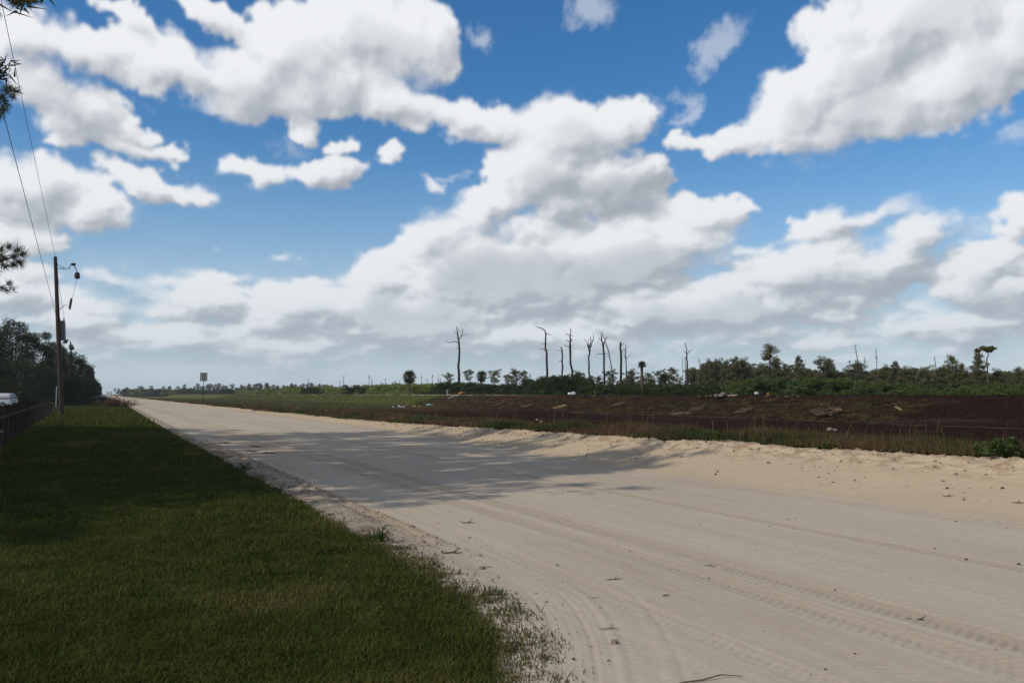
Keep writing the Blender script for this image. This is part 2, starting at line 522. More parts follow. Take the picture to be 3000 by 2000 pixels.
def sand_z(s, t):
    return land(s, t) + road_relief(s, t)


def steps(t0, t1, a, b):
    out = [t0]
    while out[-1] < t1:
        out.append(out[-1] + a + b * out[-1])
    return np.array(out)


def sheet(name, parts, hfun, mat, attrs=None, smooth=True):
    """Join several (s-array, t-array) grids in the road frame into one ground mesh."""
    V, F, A, off = [], [], [], 0
    for S, T in parts:
        if S.ndim == 1:
            S, T = np.meshgrid(S, T)
        Z = hfun(S, T)
        V.append(np.stack([S, T, Z], -1).reshape(-1, 3))
        F.append(grid_faces(S.shape[0], S.shape[1], off))
        off += S.size
        if attrs:
            A.append({k: f(S, T).ravel() for k, f in attrs.items()})
    at = {k: np.concatenate([a[k] for a in A]) for k in attrs} if attrs else None
    o = new_mesh_object(name, np.concatenate(V), F, mat, smooth=smooth, attrs=at)
    o.rotation_euler = (0, 0, RA)
    o['kind'] = 'structure'
    return o


# --- sand
m_sand, n, b = mat_new('white_sand', 1.0, 0)
tc = n.n('ShaderNodeTexCoord').outputs[3]
sx = n.n('ShaderNodeSeparateXYZ', ins={0: tc})
big = n.noise(n.n('ShaderNodeMapping', ins={0: tc, 3: (.55, .10, 1)}).outputs[0], 1.0, 5, .6)
grain = n.noise(tc, 160, 3, .7)
mid = n.noise(tc, 9, 5, .65)
c = n.mix(n.ramp(big, .35, .7), (0.375, 0.321, 0.254), (0.425, 0.372, 0.299))
c = n.mix(n.ramp(mid, .3, .8, 0, .45), c, (0.447, 0.396, 0.327))
bankm = n.n('ShaderNodeAttribute', attribute_name='bank').outputs[2]
c = n.mix(bankm, c, (0.421, 0.338, 0.233))
darkerm = n.n('ShaderNodeAttribute', attribute_name='damp').outputs[2]
c = n.mix(darkerm, c, (.245, .175, .115))
c = n.mix(n.ramp(grain, .62, .78, 0, .5), c, (0.253, 0.217, 0.180))
soilm = n.n('ShaderNodeAttribute', attribute_name='soil').outputs[2]
c = n.mix(soilm, c, (0.143, 0.116, 0.094))
link(n, c, b.inputs['Base Color'])
h = n.m('MULTIPLY_ADD', n.noise(tc, 70, 4, .65), .5, n.m('MULTIPLY', n.noise(tc, 22, 3, .6), .8))
bp = n.n('ShaderNodeBump', ins={'Strength': .55, 'Distance': .012, 'Height': h})
link(n, bp.outputs[0], b.inputs['Normal'])


def bank_mask(s, t):
    u = (s - foot_s(t)) / (crest_s(t) - foot_s(t))
    return sstep(u + .1 * fbm(s, t, 2, 60), -.05, .25) * .85


def darker_mask(s, t):
    """Tan, damp sand: the cut lip of the bank, the clod ridges, the vehicle-darkened strip in the foreground; tyre tracks carry painted relief shade."""
    u = (s - foot_s(t)) / (crest_s(t) - foot_s(t))
    lip = sstep(u, .55, .9) * sstep(fbm(s * 3.6, t * 2.6, 5, 31, .62), -.02, .22) * 1.0
    rid = np.exp(-((s - 3.30) / .10) ** 2) * sstep(t, 7.5, 9.5) * (1 - sstep(t, 20, 26)) * .55
    st = np.exp(-((s - 4.12 - .04 * t) / .22) ** 2) * sstep(t, 2, 4) * (1 - sstep(t, 6.5, 9)) * .30 * sstep(fbm(s * 2, t * .6, 3, 63), -.5, .5)
    far = np.exp(-((s - foot_s(t)) / .5) ** 2) * .15
    clod = sstep(u, .1, .3) * np.clip(fbm(s * 7, t * 7, 3, 36, .6) - .38, 0, 1) * 4
    trk = 0  # loosened tracks tinted darker, with the shade of their relief put in
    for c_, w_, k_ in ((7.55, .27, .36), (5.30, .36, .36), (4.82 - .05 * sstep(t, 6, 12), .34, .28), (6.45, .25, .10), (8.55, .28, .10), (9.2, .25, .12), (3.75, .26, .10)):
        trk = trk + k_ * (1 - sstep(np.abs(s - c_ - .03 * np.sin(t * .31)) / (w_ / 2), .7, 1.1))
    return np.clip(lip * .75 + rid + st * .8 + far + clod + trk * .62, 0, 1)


def soil_mask(s, t):
    ge = grass_edge(t)
    m = (1 - sstep(s, ge + .38, ge + .80)) * (.45 + .55 * sstep(fbm(s * 3, t * 2.2, 5, 66, .65), -.15, .35)) * sstep(t, 5, 10) * .9
    m2 = (1 - sstep(s, ge - .1, ge + .15))
    m3 = sstep(s, crest_s(t) + .1, crest_s(t) + .5)
    return np.clip(m + m2 * .8 + m3, 0, 1)


sand_attrs = {'bank': bank_mask, 'damp': darker_mask, 'soil': soil_mask}
T1 = steps(1.5, 30, .006, .0021)
T2 = steps(T1[-1], 110, .02, .004)
T3 = steps(T2[-1], 1600, .2, .02)
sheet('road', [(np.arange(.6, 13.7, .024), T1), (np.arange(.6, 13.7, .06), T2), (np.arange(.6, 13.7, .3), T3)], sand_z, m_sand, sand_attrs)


# --- turf sheet on the left of the road
def jag(t, seed, a=.10):
    return a * fbm(t * 1.3, t * 0 + seed, 5, seed, .62) * 1.4


m_turf, n, b = mat_new('turf_soil', 1.0, 0)
tc = n.n('ShaderNodeTexCoord').outputs[3]
n1, n2 = n.noise(tc, .45, 5, .6), n.noise(tc, 14, 5, .65)
c = n.mix(n.ramp(n1, .35, .65), (0.018, 0.023, 0.007), (0.031, 0.033, 0.011))
c = n.mix(n.ramp(n2, .5, .75, 0, .8), c, (0.043, 0.037, 0.018))
c = n.mix(n.ramp(n.noise(tc, .13, 3), .55, .75, 0, .6), c, (0.025, 0.043, 0.009))
link(n, c, b.inputs['Base Color'])
bp = n.n('ShaderNodeBump', ins={'Strength': 1.0, 'Distance': .06, 'Height': n.noise(tc, 22, 5, .7)})
link(n, bp.outputs[0], b.inputs['Normal'])


def left_sheet(T, cols):
    u = np.linspace(0, 1, cols) ** .8
    S = -14 + (grass_edge(T) - .02 + jag(T, 5))[:, None] * u[None, :] + 14 * u[None, :]
    return S, np.repeat(T[:, None], cols, 1)


sheet('grass_verge_ground', [left_sheet(steps(-25, 2, .5, 0), 30), left_sheet(steps(2.0, 40, .03, .003), 140), left_sheet(steps(40, 1500, .2, .02), 60)],
      lambda s, t: land(s, t) + .035 * sstep(grass_edge(t) - s, -.15, .25) + .012 * fbm(s * 2.2, t * 2.2, 3, 7) * (t < 60), m_turf)

# --- everything beyond the berm
m_right, n, b = mat_new('canal_bank_soil', 1.0, 0)
tc = n.n('ShaderNodeTexCoord').outputs[3]
sp = n.n('ShaderNodeSeparateXYZ', ins={0: tc})
S_, T_ = sp.outputs[0], sp.outputs[1]
wob = n.m('MULTIPLY', n.m('SUBTRACT', n.noise(tc, .25, 4), .5), 9.0)
T_w = n.m('ADD', T_, wob)
S_w = n.m('ADD', S_, n.m('MULTIPLY', n.m('SUBTRACT', n.noise(tc, .6, 4), .5), 1.8))
nf = n.noise(tc, 5, 6, .7)
nm = n.noise(tc, 1.1, 5, .65)
muck = n.mix(n.ramp(nf, .38, .62), (.016, .0085, .0075), (.038, .021, .017))
muck = n.mix(n.ramp(nm, .45, .7, 0, .6), muck, (.030, .022, .012))
muck = n.mix(n.ramp(n.noise(n.n('ShaderNodeMapping', ins={0: tc, 3: (.5, .06, 1)}).outputs[0], 1.0, 6, .65), .52, .66, 0, .7), muck, (.060, .043, .038))
patch = n.noise(n.n('ShaderNodeMapping', ins={0: tc, 2: (0, 0, R(25)), 3: (1, .45, 1)}).outputs[0], 1.5, 6, .68)
sod = n.mix(n.ramp(patch, .44, .56), (.021, .013, .007), (.062, .042, .021))
sod = n.mix(n.ramp(nm, .50, .60, 0, .8), sod, (.046, .049, .016))
sod = n.mix(n.ramp(nf, .54, .62, 0, .9), sod, (.125, .085, .052))
sod = n.mix(n.ramp(nf, .44, .38, 0, .85), sod, (.012, .007, .004))
green = n.mix(n.ramp(nm, .3, .7), (0.073, 0.092, 0.021), (0.111, 0.116, 0.030))
green = n.mix(n.ramp(nf, .45, .75, 0, .5), green, (0.145, 0.134, 0.048))
green = n.mix(n.ramp(n.noise(tc, .16, 3), .5, .7, 0, .6), green, (0.112, 0.076, 0.030))
sandc = n.mix(nf, (.30, .25, .20), (.48, .42, .35))
# how far along the road each surface reaches
slope_sod = n.m('MULTIPLY', n.ramp(T_w, 30.5, 32.0), n.ramp(S_w, 37.6, 39.0))
flat_sod = n.m('MULTIPLY', n.ramp(T_w, 62, 95), n.ramp(S_w, 39.0, 37.6))
is_sod = n.m('MAXIMUM', slope_sod, flat_sod)
sod = n.mix(n.ramp(T_w, 62, 100, 0, .6), sod, n.mix(nf, (.050, .028, .016), (.125, .075, .043)))
top_bare = n.m('MULTIPLY', n.ramp(S_w, 43.8, 44.6), n.ramp(T_w, 85, 70))
is_sod = n.m('MULTIPLY', is_sod, n.m('SUBTRACT', 1.0, top_bare))
c = n.mix(is_sod, muck, sod)
rut = n.m('MULTIPLY', n.m('MULTIPLY', n.ramp(S_, 36.9, 37.4), n.ramp(S_, 38.6, 38.1)), n.ramp(n.noise(tc, .8, 4), .38, .56))
c = n.mix(n.m('MULTIPLY', rut, n.ramp(T_w, 80, 60, 0, .8)), c, (.085, .068, .058))
c = n.mix(n.ramp(n.m('ADD', T_w, n.m('MULTIPLY', S_, .3)), 118, 126), c, green)
topsand = n.m('MULTIPLY', n.ramp(S_w, 44.5, 44.9), n.m('MULTIPLY', n.ramp(T_w, 84, 110), n.ramp(n.noise(tc, .35, 4), .34, .44)))
topsand = n.m('MULTIPLY', topsand, n.ramp(T_w, 330, 260))
c = n.mix(topsand, c, sandc)
berm = n.m('MULTIPLY', n.ramp(S_w, 18.5, 16.5), 1.0)
c = n.mix(berm, c, n.mix(nf, (0.030, 0.022, 0.012), (0.055, 0.041, 0.023)))
c = n.mix(n.ramp(S_, 51, 54), c, (0.025, 0.022, 0.010))
link(n, c, b.inputs['Base Color'])
wv = n.n('ShaderNodeTexWave', wave_type='BANDS', bands_direction='Y', ins={0: n.n('ShaderNodeMapping', ins={0: tc, 2: (0, 0, R(18)), 3: (1, 1, 1)}).outputs[0], 'Scale': .95, 'Distortion': 1.2, 'Detail': 3.0, 'Detail Scale': 1.5}).outputs[1]
cleat = n.m('MULTIPLY', wv, n.m('MULTIPLY', n.ramp(T_w, 33, 30), n.ramp(n.noise(n.n('ShaderNodeMapping', ins={0: tc, 3: (.6, .07, 1)}).outputs[0], 1.0, 3), .45, .55)))
h = n.m('ADD', n.m('MULTIPLY', n.noise(tc, 3.0, 7, .72), .30), n.m('MULTIPLY', cleat, .09))
bp = n.n('ShaderNodeBump', ins={'Strength': 1.0, 'Distance': 1.0, 'Height': h})
link(n, bp.outputs[0], b.inputs['Normal'])


def right_sheet(T, cols, s1=64):
    u = np.linspace(0, 1, cols)
    e = crest_s(T) + .25 + jag(T, 8, .22)
    S = e[:, None] + (s1 - e)[:, None] * (u ** 1.25)[None, :]
    return S, np.repeat(T[:, None], cols, 1)


def right_z(s, t):
    dull = sstep(s, 13.2, 15)
    z = land(s, t) + .02 + .06 * fbm(s * .9, t * .9, 5, 81, .6) * dull
    z = z + .07 * fbm(s * 1.3, t * 1.6, 5, 86, .62) * sstep(s, 16, 18) * (t < 200)
    z = z + .09 * fbm(s * 2.4, t * 2.4, 4, 83, .6) * sstep(s, 38, 40) * (1 - sstep(s, 45, 46)) * (t < 160)
    z = z + .05 * np.clip(fbm(s * 1.5, t * 1.5, 4, 84, .65), -.2, 1) * sstep(s, 44, 45) * (t < 260)
    return z


sheet('canal_bank_ground', [right_sheet(steps(-4, 130, .12, .0015), 260), right_sheet(steps(130, 1500, .5, .02), 120)], right_z, m_right)

# --- base sheet to the horizon
m_base, n, b = mat_new('far_ground', 1.0, 0)
tc = n.n('ShaderNodeTexCoord').outputs[3]
c = n.mix(n.ramp(n.noise(tc, .05, 6, .6), .35, .65), (.055, .065, .022), (.085, .080, .030))
link(n, c, b.inputs['Base Color'])
bp = n.n('ShaderNodeBump', ins={'Strength': .8, 'Distance': .15, 'Height': n.noise(tc, 4, 6, .7)})
link(n, bp.outputs[0], b.inputs['Normal'])
q = np.array([-13000, -6000, -2500, -1000, -400, -150, 0, 150, 400, 1000, 2500, 6000, 13000], float)
X, Y = np.meshgrid(q, q)
o = new_mesh_object('ground', np.stack([X, Y, X * 0 - .34], -1).reshape(-1, 3), grid_faces(13, 13), m_base)
o['kind'] = 'structure'

# ------------------------------------------------------------------ object helpers
rng = np.random.default_rng(7)
random.seed(7)


class MB:
    """Collects boxes, tubes and leaves into one mesh."""
    def __init__(self):
        self.v, self.f3, self.f4, self.tint, self.n = [], [], [], [], 0

    def add(self, v, f3=None, f4=None, tint=.5):
        v = np.asarray(v, float).reshape(-1, 3)
        self.v.append(v)
        self.tint.append(np.broadcast_to(np.asarray(tint, float), (len(v),)))
        if f3 is not None and len(f3):
            self.f3.append(np.asarray(f3) + self.n)
        if f4 is not None and len(f4):
            self.f4.append(np.asarray(f4) + self.n)
        self.n += len(v)
        return self

    def box(self, c, size, rot=None, tint=.5, taper=1.0):
        x, y, z = [k / 2 for k in size]
        v = np.array([[sx * x * (taper if sz > 0 else 1), sy * y * (taper if sz > 0 else 1), sz * z] for sz in (-1, 1) for sy in (-1, 1) for sx in (-1, 1)])
        if rot is not None:
            v = v @ np.array(rot.to_matrix() if hasattr(rot, 'to_matrix') else rot).T
        return self.add(v + np.array(c), f4=[[0, 2, 3, 1], [4, 5, 7, 6], [0, 1, 5, 4], [2, 6, 7, 3], [0, 4, 6, 2], [1, 3, 7, 5]], tint=tint)

    def tube(self, pts, rad, k=8, caps=True, tint=.5, rough=0.0):
        pts = np.asarray(pts, float)
        rad = np.broadcast_to(np.asarray(rad, float), (len(pts),))
        rings = []
        for i in range(len(pts)):
            d = pts[min(i + 1, len(pts) - 1)] - pts[max(i - 1, 0)]
            d = d / (np.linalg.norm(d) + 1e-9)
            a = np.cross(d, [0, 1, 0.01]) if abs(d[1]) < .9 else np.cross(d, [1, 0, 0])
            a /= np.linalg.norm(a)
            b = np.cross(d, a)
            th = np.arange(k) * 2 * np.pi / k
            rr = rad[i] * (1 + rough * rng.uniform(-1, 1, k))
            rings.append(pts[i] + (np.cos(th) * rr)[:, None] * a + (np.sin(th) * rr)[:, None] * b)
        v = np.concatenate(rings)
        f = []
        for i in range(len(pts) - 1):
            for j in range(k):
                f.append([i * k + j, i * k + (j + 1) % k, (i + 1) * k + (j + 1) % k, (i + 1) * k + j])
        f3 = []
        if caps:
            v = np.concatenate([v, pts[:1], pts[-1:]])
            c0, c1 = len(v) - 2, len(v) - 1
            e = (len(pts) - 1) * k
            for j in range(k):
                f3.append([c0, (j + 1) % k, j])
                f3.append([c1, e + j, e + (j + 1) % k])
        return self.add(v, f3=f3, f4=f, tint=tint)

    def loft(self, rings, caps=True, tint=.5):
        """rings: list of equal-length closed loops of points."""
        k = len(rings[0])
        v = np.concatenate([np.asarray(r, float) for r in rings])
        f = [[i * k + j, i * k + (j + 1) % k, (i + 1) * k + (j + 1) % k, (i + 1) * k + j] for i in range(len(rings) - 1) for j in range(k)]
        f3 = []
        if caps:
            v = np.concatenate([v, [np.mean(rings[0], 0)], [np.mean(rings[-1], 0)]])
            e = (len(rings) - 1) * k
            for j in range(k):
                f3.append([len(v) - 2, (j + 1) % k, j])
                f3.append([len(v) - 1, e + j, e + (j + 1) % k])
        return self.add(v, f3=f3, f4=f, tint=tint)

    def leaves(self, cen, size, wid=.6, tint=None, up=0.0):
        """Random triangles at the given centres."""
        n = len(cen)
        a = rng.normal(size=(n, 3))
        a[:, 2] += up
        a /= np.linalg.norm(a, axis=1)[:, None]
        b = np.cross(a, rng.normal(size=(n, 3)))
        b /= np.linalg.norm(b, axis=1)[:, None] + 1e-9
        s = (np.asarray(size) * rng.uniform(.6, 1.35, n))[:, None]
        p0, p1, p2 = cen + a * s * .6, cen - a * s * .4 + b * s * wid * .5, cen - a * s * .4 - b * s * wid * .5
        v = np.stack([p0, p1, p2], 1).reshape(-1, 3)
        t = rng.uniform(0, 1, n) if tint is None else np.clip(tint + rng.normal(size=n) * .18, 0, 1)
        return self.add(v, f3=np.arange(3 * n).reshape(-1, 3), tint=np.repeat(t, 3))

    def spikes(self, base, dirs, length, width, tint=None):
        """Narrow needle or blade triangles from base along dirs."""
        n = len(base)
        d = dirs / (np.linalg.norm(dirs, axis=1)[:, None] + 1e-9)
        b = np.cross(d, rng.normal(size=(n, 3)))
        b /= np.linalg.norm(b, axis=1)[:, None] + 1e-9
        L = (np.asarray(length) * rng.uniform(.75, 1.2, n))[:, None]
        w = np.asarray(width).reshape(-1, 1) if np.ndim(width) else width
        v = np.stack([base + d * L, base + b * w / 2, base - b * w / 2], 1).reshape(-1, 3)
        t = rng.uniform(0, 1, n) if tint is None else np.clip(tint + rng.normal(size=n) * .15, 0, 1)
        return self.add(v, f3=np.arange(3 * n).reshape(-1, 3), tint=np.repeat(t, 3))

    def build(self, name, mat, parent=None, smooth=False):
        fs = []
        if self.f3:
            fs.append(np.concatenate(self.f3))
        if self.f4:
            fs.append(np.concatenate(self.f4))
        return new_mesh_object(name, np.concatenate(self.v), fs, mat, parent, smooth, {'tint': np.concatenate(self.tint)})


def tag(o, label=None, cat=None, group=None, kind=None):
    for k, v in (('label', label), ('category', cat), ('group', group), ('kind', kind)):
        if v:
            o[k] = v
    return o


def empty(name, loc, rz=0.0, **kw):
    o = bpy.data.objects.new(name, None)
    COL.objects.link(o)
    o.location = loc
    o.rotation_euler = (0, 0, rz)
    return tag(o, **kw)


def copy_tree(root):
    r = root.copy()
    COL.objects.link(r)
    for ch in list(root.children):
        c = ch.copy()
        COL.objects.link(c)
        c.parent = r
        for g in list(ch.children):
            d = g.copy()
            COL.objects.link(d)
            d.parent = c
    return r


_used = set()


def put(proto, loc, scale=1.0, rz=0.0, label=None, group=None, cat=None, squash=1.0):
    """Place the prototype itself the first time, a copy of it and its parts afterwards."""
    o = proto if proto.name not in _used else copy_tree(proto)
    _used.add(proto.name)
    o.location = loc
    o.scale = (scale * squash, scale * squash, scale)
    o.rotation_euler = (0, 0, rz)
    tag(o, label, cat, group)
    return o


def ratio(px):
    """tan of the bearing of column px of the 2352 px picture, at the horizon."""
    d = ray(px, 905)
    return d.x / d.y


def spot(px, s):
    """Ground point seen in column px at lateral distance s from the road frame's axis."""
    r = ratio(px)
    Y = s / (r * CA + SA)
    return r * Y, Y


def at(px, Y):
    return ratio(px) * Y, Y


def ht(py, Y):
    """Height above the ground datum of picture row py at distance Y."""
    d = ray(1176, py)
    return CAM_H + d.z / d.y * Y


def gz(x, y):
    s, t = w2r(x, y)
    if s > 13:
        return float(right_z(np.array([s]), np.array([t]))[0])
    if s < float(grass_edge(t)):
        return float(land(np.array([s]), np.array([t]))[0]) + .03
    return float(sand_z(np.array([s]), np.array([t]))[0])


def ground_at(px, py, guess=30.0):
    """Where the ray through a picture point meets the land."""
    d = ray(px, py)
    d = d / d.y
    Y = 3.0
    while Y < 400:
        x, z = d.x * Y, CAM_H + d.z * Y
        s, t = w2r(x, Y)
        if z <= float(land(np.array([s]), np.array([t]))[0]) + .02:
            return x, Y
        Y *= 1.004
    return d.x * guess, guess

# ------------------------------------------------------------------ vegetation
m_bark = simple_mat('pine_bark', (.085, .060, .045), .95, .1, var=.45, scale=6, bump=.02)
m_dead = simple_mat('dead_wood', (.042, .033, .028), .95, .1, var=.4, scale=3, bump=.02)
m_pine = foliage_mat('pine_needles', (.055, .062, .028), (.145, .150, .070))
m_pine_far = foliage_mat('cypress_leaves', (.075, .085, .045), (.19, .20, .11))
m_oak = foliage_mat('oak_leaves', (.016, .024, .009), (.050, .062, .024), trans=.15)
m_myrtle = foliage_mat('wax_myrtle_leaves', (.016, .028, .008), (.050, .072, .022), trans=.15)
m_willow = foliage_mat('willow_leaves', (.11, .15, .030), (.22, .27, .06), trans=.3)
m_shrub = foliage_mat('green_shrub_leaves', (.038, .064, .016), (.080, .115, .030), trans=.2)
m_palm = foliage_mat('palm_fronds', (.016, .025, .010), (.050, .062, .024), trans=.1)
m_palmtrunk = simple_mat('palm_trunk', (.075, .062, .052), .95, .1, var=.4, scale=9)
m_sign_front = None


def lobes(n, env, seed):
    """Centres and radii of leaf clumps filling an envelope function env(u in 0..1 height) -> radius."""
    r = np.random.default_rng(seed)
    out = []
    for i in range(n):
        h = r.uniform(0, 1)
        R0 = env(h)
        a, q = r.uniform(0, 2 * np.pi), math.sqrt(r.uniform(.15, 1))
        out.append((R0 * q * math.cos(a), R0 * q * math.sin(a), h))
    return out


def clump(mb, c, rad, n, size, tint=None, wid=.6, flat=.7):
    d = rng.normal(size=(n, 3))
    d /= np.linalg.norm(d, axis=1)[:, None]
    q = rng.uniform(.25, 1.08, n)[:, None] ** .6
    p = np.array(c) + d * q * np.array([rad, rad, rad * flat])
    mb.leaves(p, size, wid, tint)


def pine_proto(name, seed, cat, shape, mat, label):
    """Unit-height (10 m) pine; shapes: flat (spreading crown), tall, round, bare (two-thirds bare stem)."""
    r = np.random.default_rng(seed)
    root = empty(name, (0, 0, 0), label=label, cat=cat)
    H = 10.0
    kx, ky = r.uniform(-.25, .25), r.uniform(-.25, .25)
    zs = np.linspace(0, H * .95, 9)
    pts = np.stack([kx * np.sin(zs * .4) , ky * np.sin(zs * .33 + 1) - ky * .8, zs], 1)
    mb = MB().tube(pts, np.linspace(.19, .045, 9), 7, rough=.08)
    cr = MB()
    lo = {'flat': .62, 'tall': .38, 'round': .50, 'bare': .70, 'full': .25}[shape]
    nb = {'flat': 15, 'tall': 26, 'round': 22, 'bare': 11, 'full': 34}[shape]
    for i in range(nb):
        u = lo + (1 - lo) * (i + r.uniform(0, .8)) / nb
        a = i * 2.4 + r.uniform(-.5, .5)
        v = (u - lo) / (1 - lo)
        L = {'flat': 1.1 + 1.5 * math.sin(v * 2.2), 'tall': 1.9 * (1 - v) ** .7 + .45, 'round': .5 + 1.9 * math.sin(.35 + v * 2.4),
             'bare': .6 + 1.3 * math.sin(v * 2.6), 'full': 2.2 * (1 - v) ** .55 + .35}[shape] * r.uniform(.6, 1.15)
        z0 = u * H * .94
        b0 = np.array([np.interp(z0, zs, pts[:, 0]), np.interp(z0, zs, pts[:, 1]), z0])
        tip = b0 + np.array([math.cos(a) * L, math.sin(a) * L, L * r.uniform(.1, .45)])
        midp = (b0 + tip) / 2 + np.array([0, 0, -.08 * L])
        mb.tube([b0, midp, tip], [.055, .035, .015], 4, caps=False)
        for k in range(3 if L > 1.2 else 2):
            f = (1.0, .62, .38)[k]
            c = b0 + (tip - b0) * f + r.normal(size=3) * .18
            clump(cr, c, r.uniform(.42, .72), 75, .32, r.uniform(.2, .8), .30, .62)
    clump(cr, (pts[-1][0], pts[-1][1], H * .95), .6, 70, .34, .6, .28, .8)
    mb.build('trunk', m_bark, root)
    cr.build('crown', mat, root)
    return root


def broadleaf_proto(name, seed, cat, label, mat, W, H, base, nl, leaf, per, trunkr=.2, lob=(.16, .30)):
    """Crown of many small leaf clumps on forked limbs; W half width, H height."""
    r = np.random.default_rng(seed)
    root = empty(name, (0, 0, 0), label=label, cat=cat)
    tb, cr = MB(), MB()
    for j in range(3):
        a = r.uniform(0, 6.28)
        top = np.array([math.cos(a) * W * .35, math.sin(a) * W * .35, H * .72])
        tb.tube([(0.08 * j, 0, -.1), (math.cos(a) * W * .08, math.sin(a) * W * .08, H * .25), tuple(top * [.6, .6, .72]), tuple(top)], [trunkr, trunkr * .8, trunkr * .5, trunkr * .2], 6, rough=.1)
    for i in range(nl):
        h = r.uniform(0, 1)
        Rr = W * (math.sin(.35 + h * 2.35) ** .7) * r.uniform(.75, 1.1)
        a, q = r.uniform(0, 6.28), math.sqrt(r.uniform(.2, 1))
        c = np.array([Rr * q * math.cos(a), Rr * q * math.sin(a), base * H + (1 - base) * H * (h * .93)])
        rad = r.uniform(*lob) * min(W, H) * (1.15 - .4 * h)
        clump(cr, c, rad, per, leaf, r.uniform(.15, .85), .62, .75)
    tb.build('trunk', m_bark, root)
    cr.build('crown', mat, root)
    return root


def palm(name, loc, H, R0, label, skirt=True, nf=34, group=None):
    """Sabal palm: bare trunk, round head of fan leaves."""
    root = empty(name, loc, label=label, cat='palm tree', group=group)
    tb = MB()
    zs = np.linspace(-.1, H - R0 * .9, 8)
    tb.tube(np.stack([.05 * np.sin(zs), zs * 0, zs], 1), np.linspace(.19, .17, 8), 8, rough=.12)
    tb.build('trunk', m_palmtrunk, root)
    cr = MB()
    c = np.array([0, 0, H - R0])
    for i in range(nf):
        ph = i * 2.39996
        el = (1 - 2 * (i + .5) / nf * (1.0 if skirt else .72)) * 1.35
        d = np.array([math.cos(ph) * math.cos(el), math.sin(ph) * math.cos(el), math.sin(el)])
        L = R0 * rng.uniform(.5, .62)
        hub = c + d * L
        cr.tube([c, hub], [.03, .02], 4, caps=False, tint=.6)
        side = np.cross(d, [0, 0, 1.0])
        side /= np.linalg.norm(side) + 1e-9
        nrm = np.cross(side, d)
        nsp = 22
        th = np.linspace(-1.9, 1.9, nsp)
        dirs = d * np.cos(th)[:, None] + side * np.sin(th)[:, None] + nrm * .15 + rng.normal(size=(nsp, 3)) * .08 + np.array([0, 0, -.22])
        cr.spikes(np.repeat(hub[None], nsp, 0), dirs, R0 * .48, .085 * R0, tint=.5 + .4 * math.sin(el))
    cr.build('crown', m_palm, root)
    return root


def dead_tree(px_list, Yd, label, base_z=0.0, rmul=1.0, group=None, name='dead_pine'):
    """px_list: branches as lists of (px, py, radius_px) in the 2352 px picture, first one the trunk; built at distance Yd."""
    x0 = ratio(px_list[0][0][0]) * Yd
    z0 = base_z
    root = empty(name, (x0, Yd, z0), label=label, cat='dead tree', group=group)
    r = np.random.default_rng(int(px_list[0][0][0]))
    for bi, br in enumerate(px_list):
        pts, rad = [], []
        dep = 0 if bi == 0 else r.uniform(-.25, .25)
        for k, (px, py, pr) in enumerate(br):
            pts.append((ratio(px) * Yd - x0, dep * k * (0.9 if bi else 0), ht(py, Yd) - z0))
            rad.append(pr / FPX * Yd * rmul)
        # subdivide for a knotty outline
        P = [np.array(pts[0])]
        Q = [rad[0]]
        for a, b2, ra, rb in zip(pts[:-1], pts[1:], rad[:-1], rad[1:]):
            for f in (.33, .66, 1.0):
                q = np.array(a) * (1 - f) + np.array(b2) * f
                if f < 1:
                    q = q + r.normal(size=3) * (ra * .35)
                P.append(q)
                Q.append(ra * (1 - f) + rb * f)
        if bi == 0:
            P[0][2] = -.3
        mb = MB().tube(P, Q, 8 if bi == 0 else 5, rough=.16)
        mb.build('trunk' if bi == 0 else 'branch', m_dead, root)
    return root


def c5(pts):
    return [((1250 + x / 3.36) * .784, (930 + y / 3.36) * .784, r) for x, y, r in pts]


def c6(pts):
    return [((1900 + x / 4.276) * .784, (970 + y / 4.276) * .784, r) for x, y, r in pts]


def c7(pts):
    return [((2400 + x / 3.647) * .784, (970 + y / 3.647) * .784, r) for x, y, r in pts]


def c4(pts):
    return [((850 + x / 3.92) * .784, (930 + y / 3.92) * .784, r) for x, y, r in pts]


def stubs(trunk, n, seed):
    """Short broken stubs along a trunk given in crop coordinates."""
    r = np.random.default_rng(seed)
    out = []
    for _ in range(n):
        y = r.uniform(trunk[-1][1] + 10, max(trunk[0][1] - 60, trunk[-1][1] + 20))
        x = np.interp(-y, [-p[1] for p in trunk], [p[0] for p in trunk])
        sd = r.choice([-1, 1])
        L = r.uniform(8, 22)
        out.append([(x, y, .45), (x + sd * L, y - r.uniform(-3, 8), .2)])
    return out


T = {}
tr = [(318, 640, 3.0), (318, 400, 2.5), (313, 220, 2.1), (302, 150, 1.1), (288, 85, .35)]
T['a'] = (tr, [[(303, 160, .8), (283, 150, .6), (265, 135, .3)], [(313, 215, 1.3), (330, 195, 1.0), (345, 168, .8), (352, 110, .6)], [(340, 180, .7), (372, 172, .5), (405, 162, .25)],
          [(292, 110, .5), (300, 95, .3), (306, 100, .2)], [(305, 245, 1.0), (270, 232, .9), (225, 245, .7), (190, 240, .4)], [(197, 243, .5), (190, 220, .3)], [(308, 303, .6), (290, 300, .5), (275, 290, .3)],
          [(298, 130, .5), (310, 118, .4), (318, 140, .25)]])
dead_specs = [
    ('tall dead pine trunk with a forked top and one long crooked left limb, standing alone', 60, tr, T['a'][1], 6),
]
tr = [(1190, 600, 2.7), (1183, 400, 2.4), (1172, 250, 2.1), (1165, 125, 1.3), (1130, 103, 1.0), (1085, 92, .7)]
dead_specs.append(('dead pine trunk whose broken top bends sharply to the left', 60, tr, [[(1172, 155, .9), (1200, 160, .8), (1222, 170, .5)], [(1172, 212, .9), (1155, 207, .6)], [(1170, 268, .5), (1140, 255, .3)],
                   [(1180, 325, .9), (1150, 308, .7), (1100, 303, .35)], [(1183, 322, .9), (1210, 315, .5)]], 4))
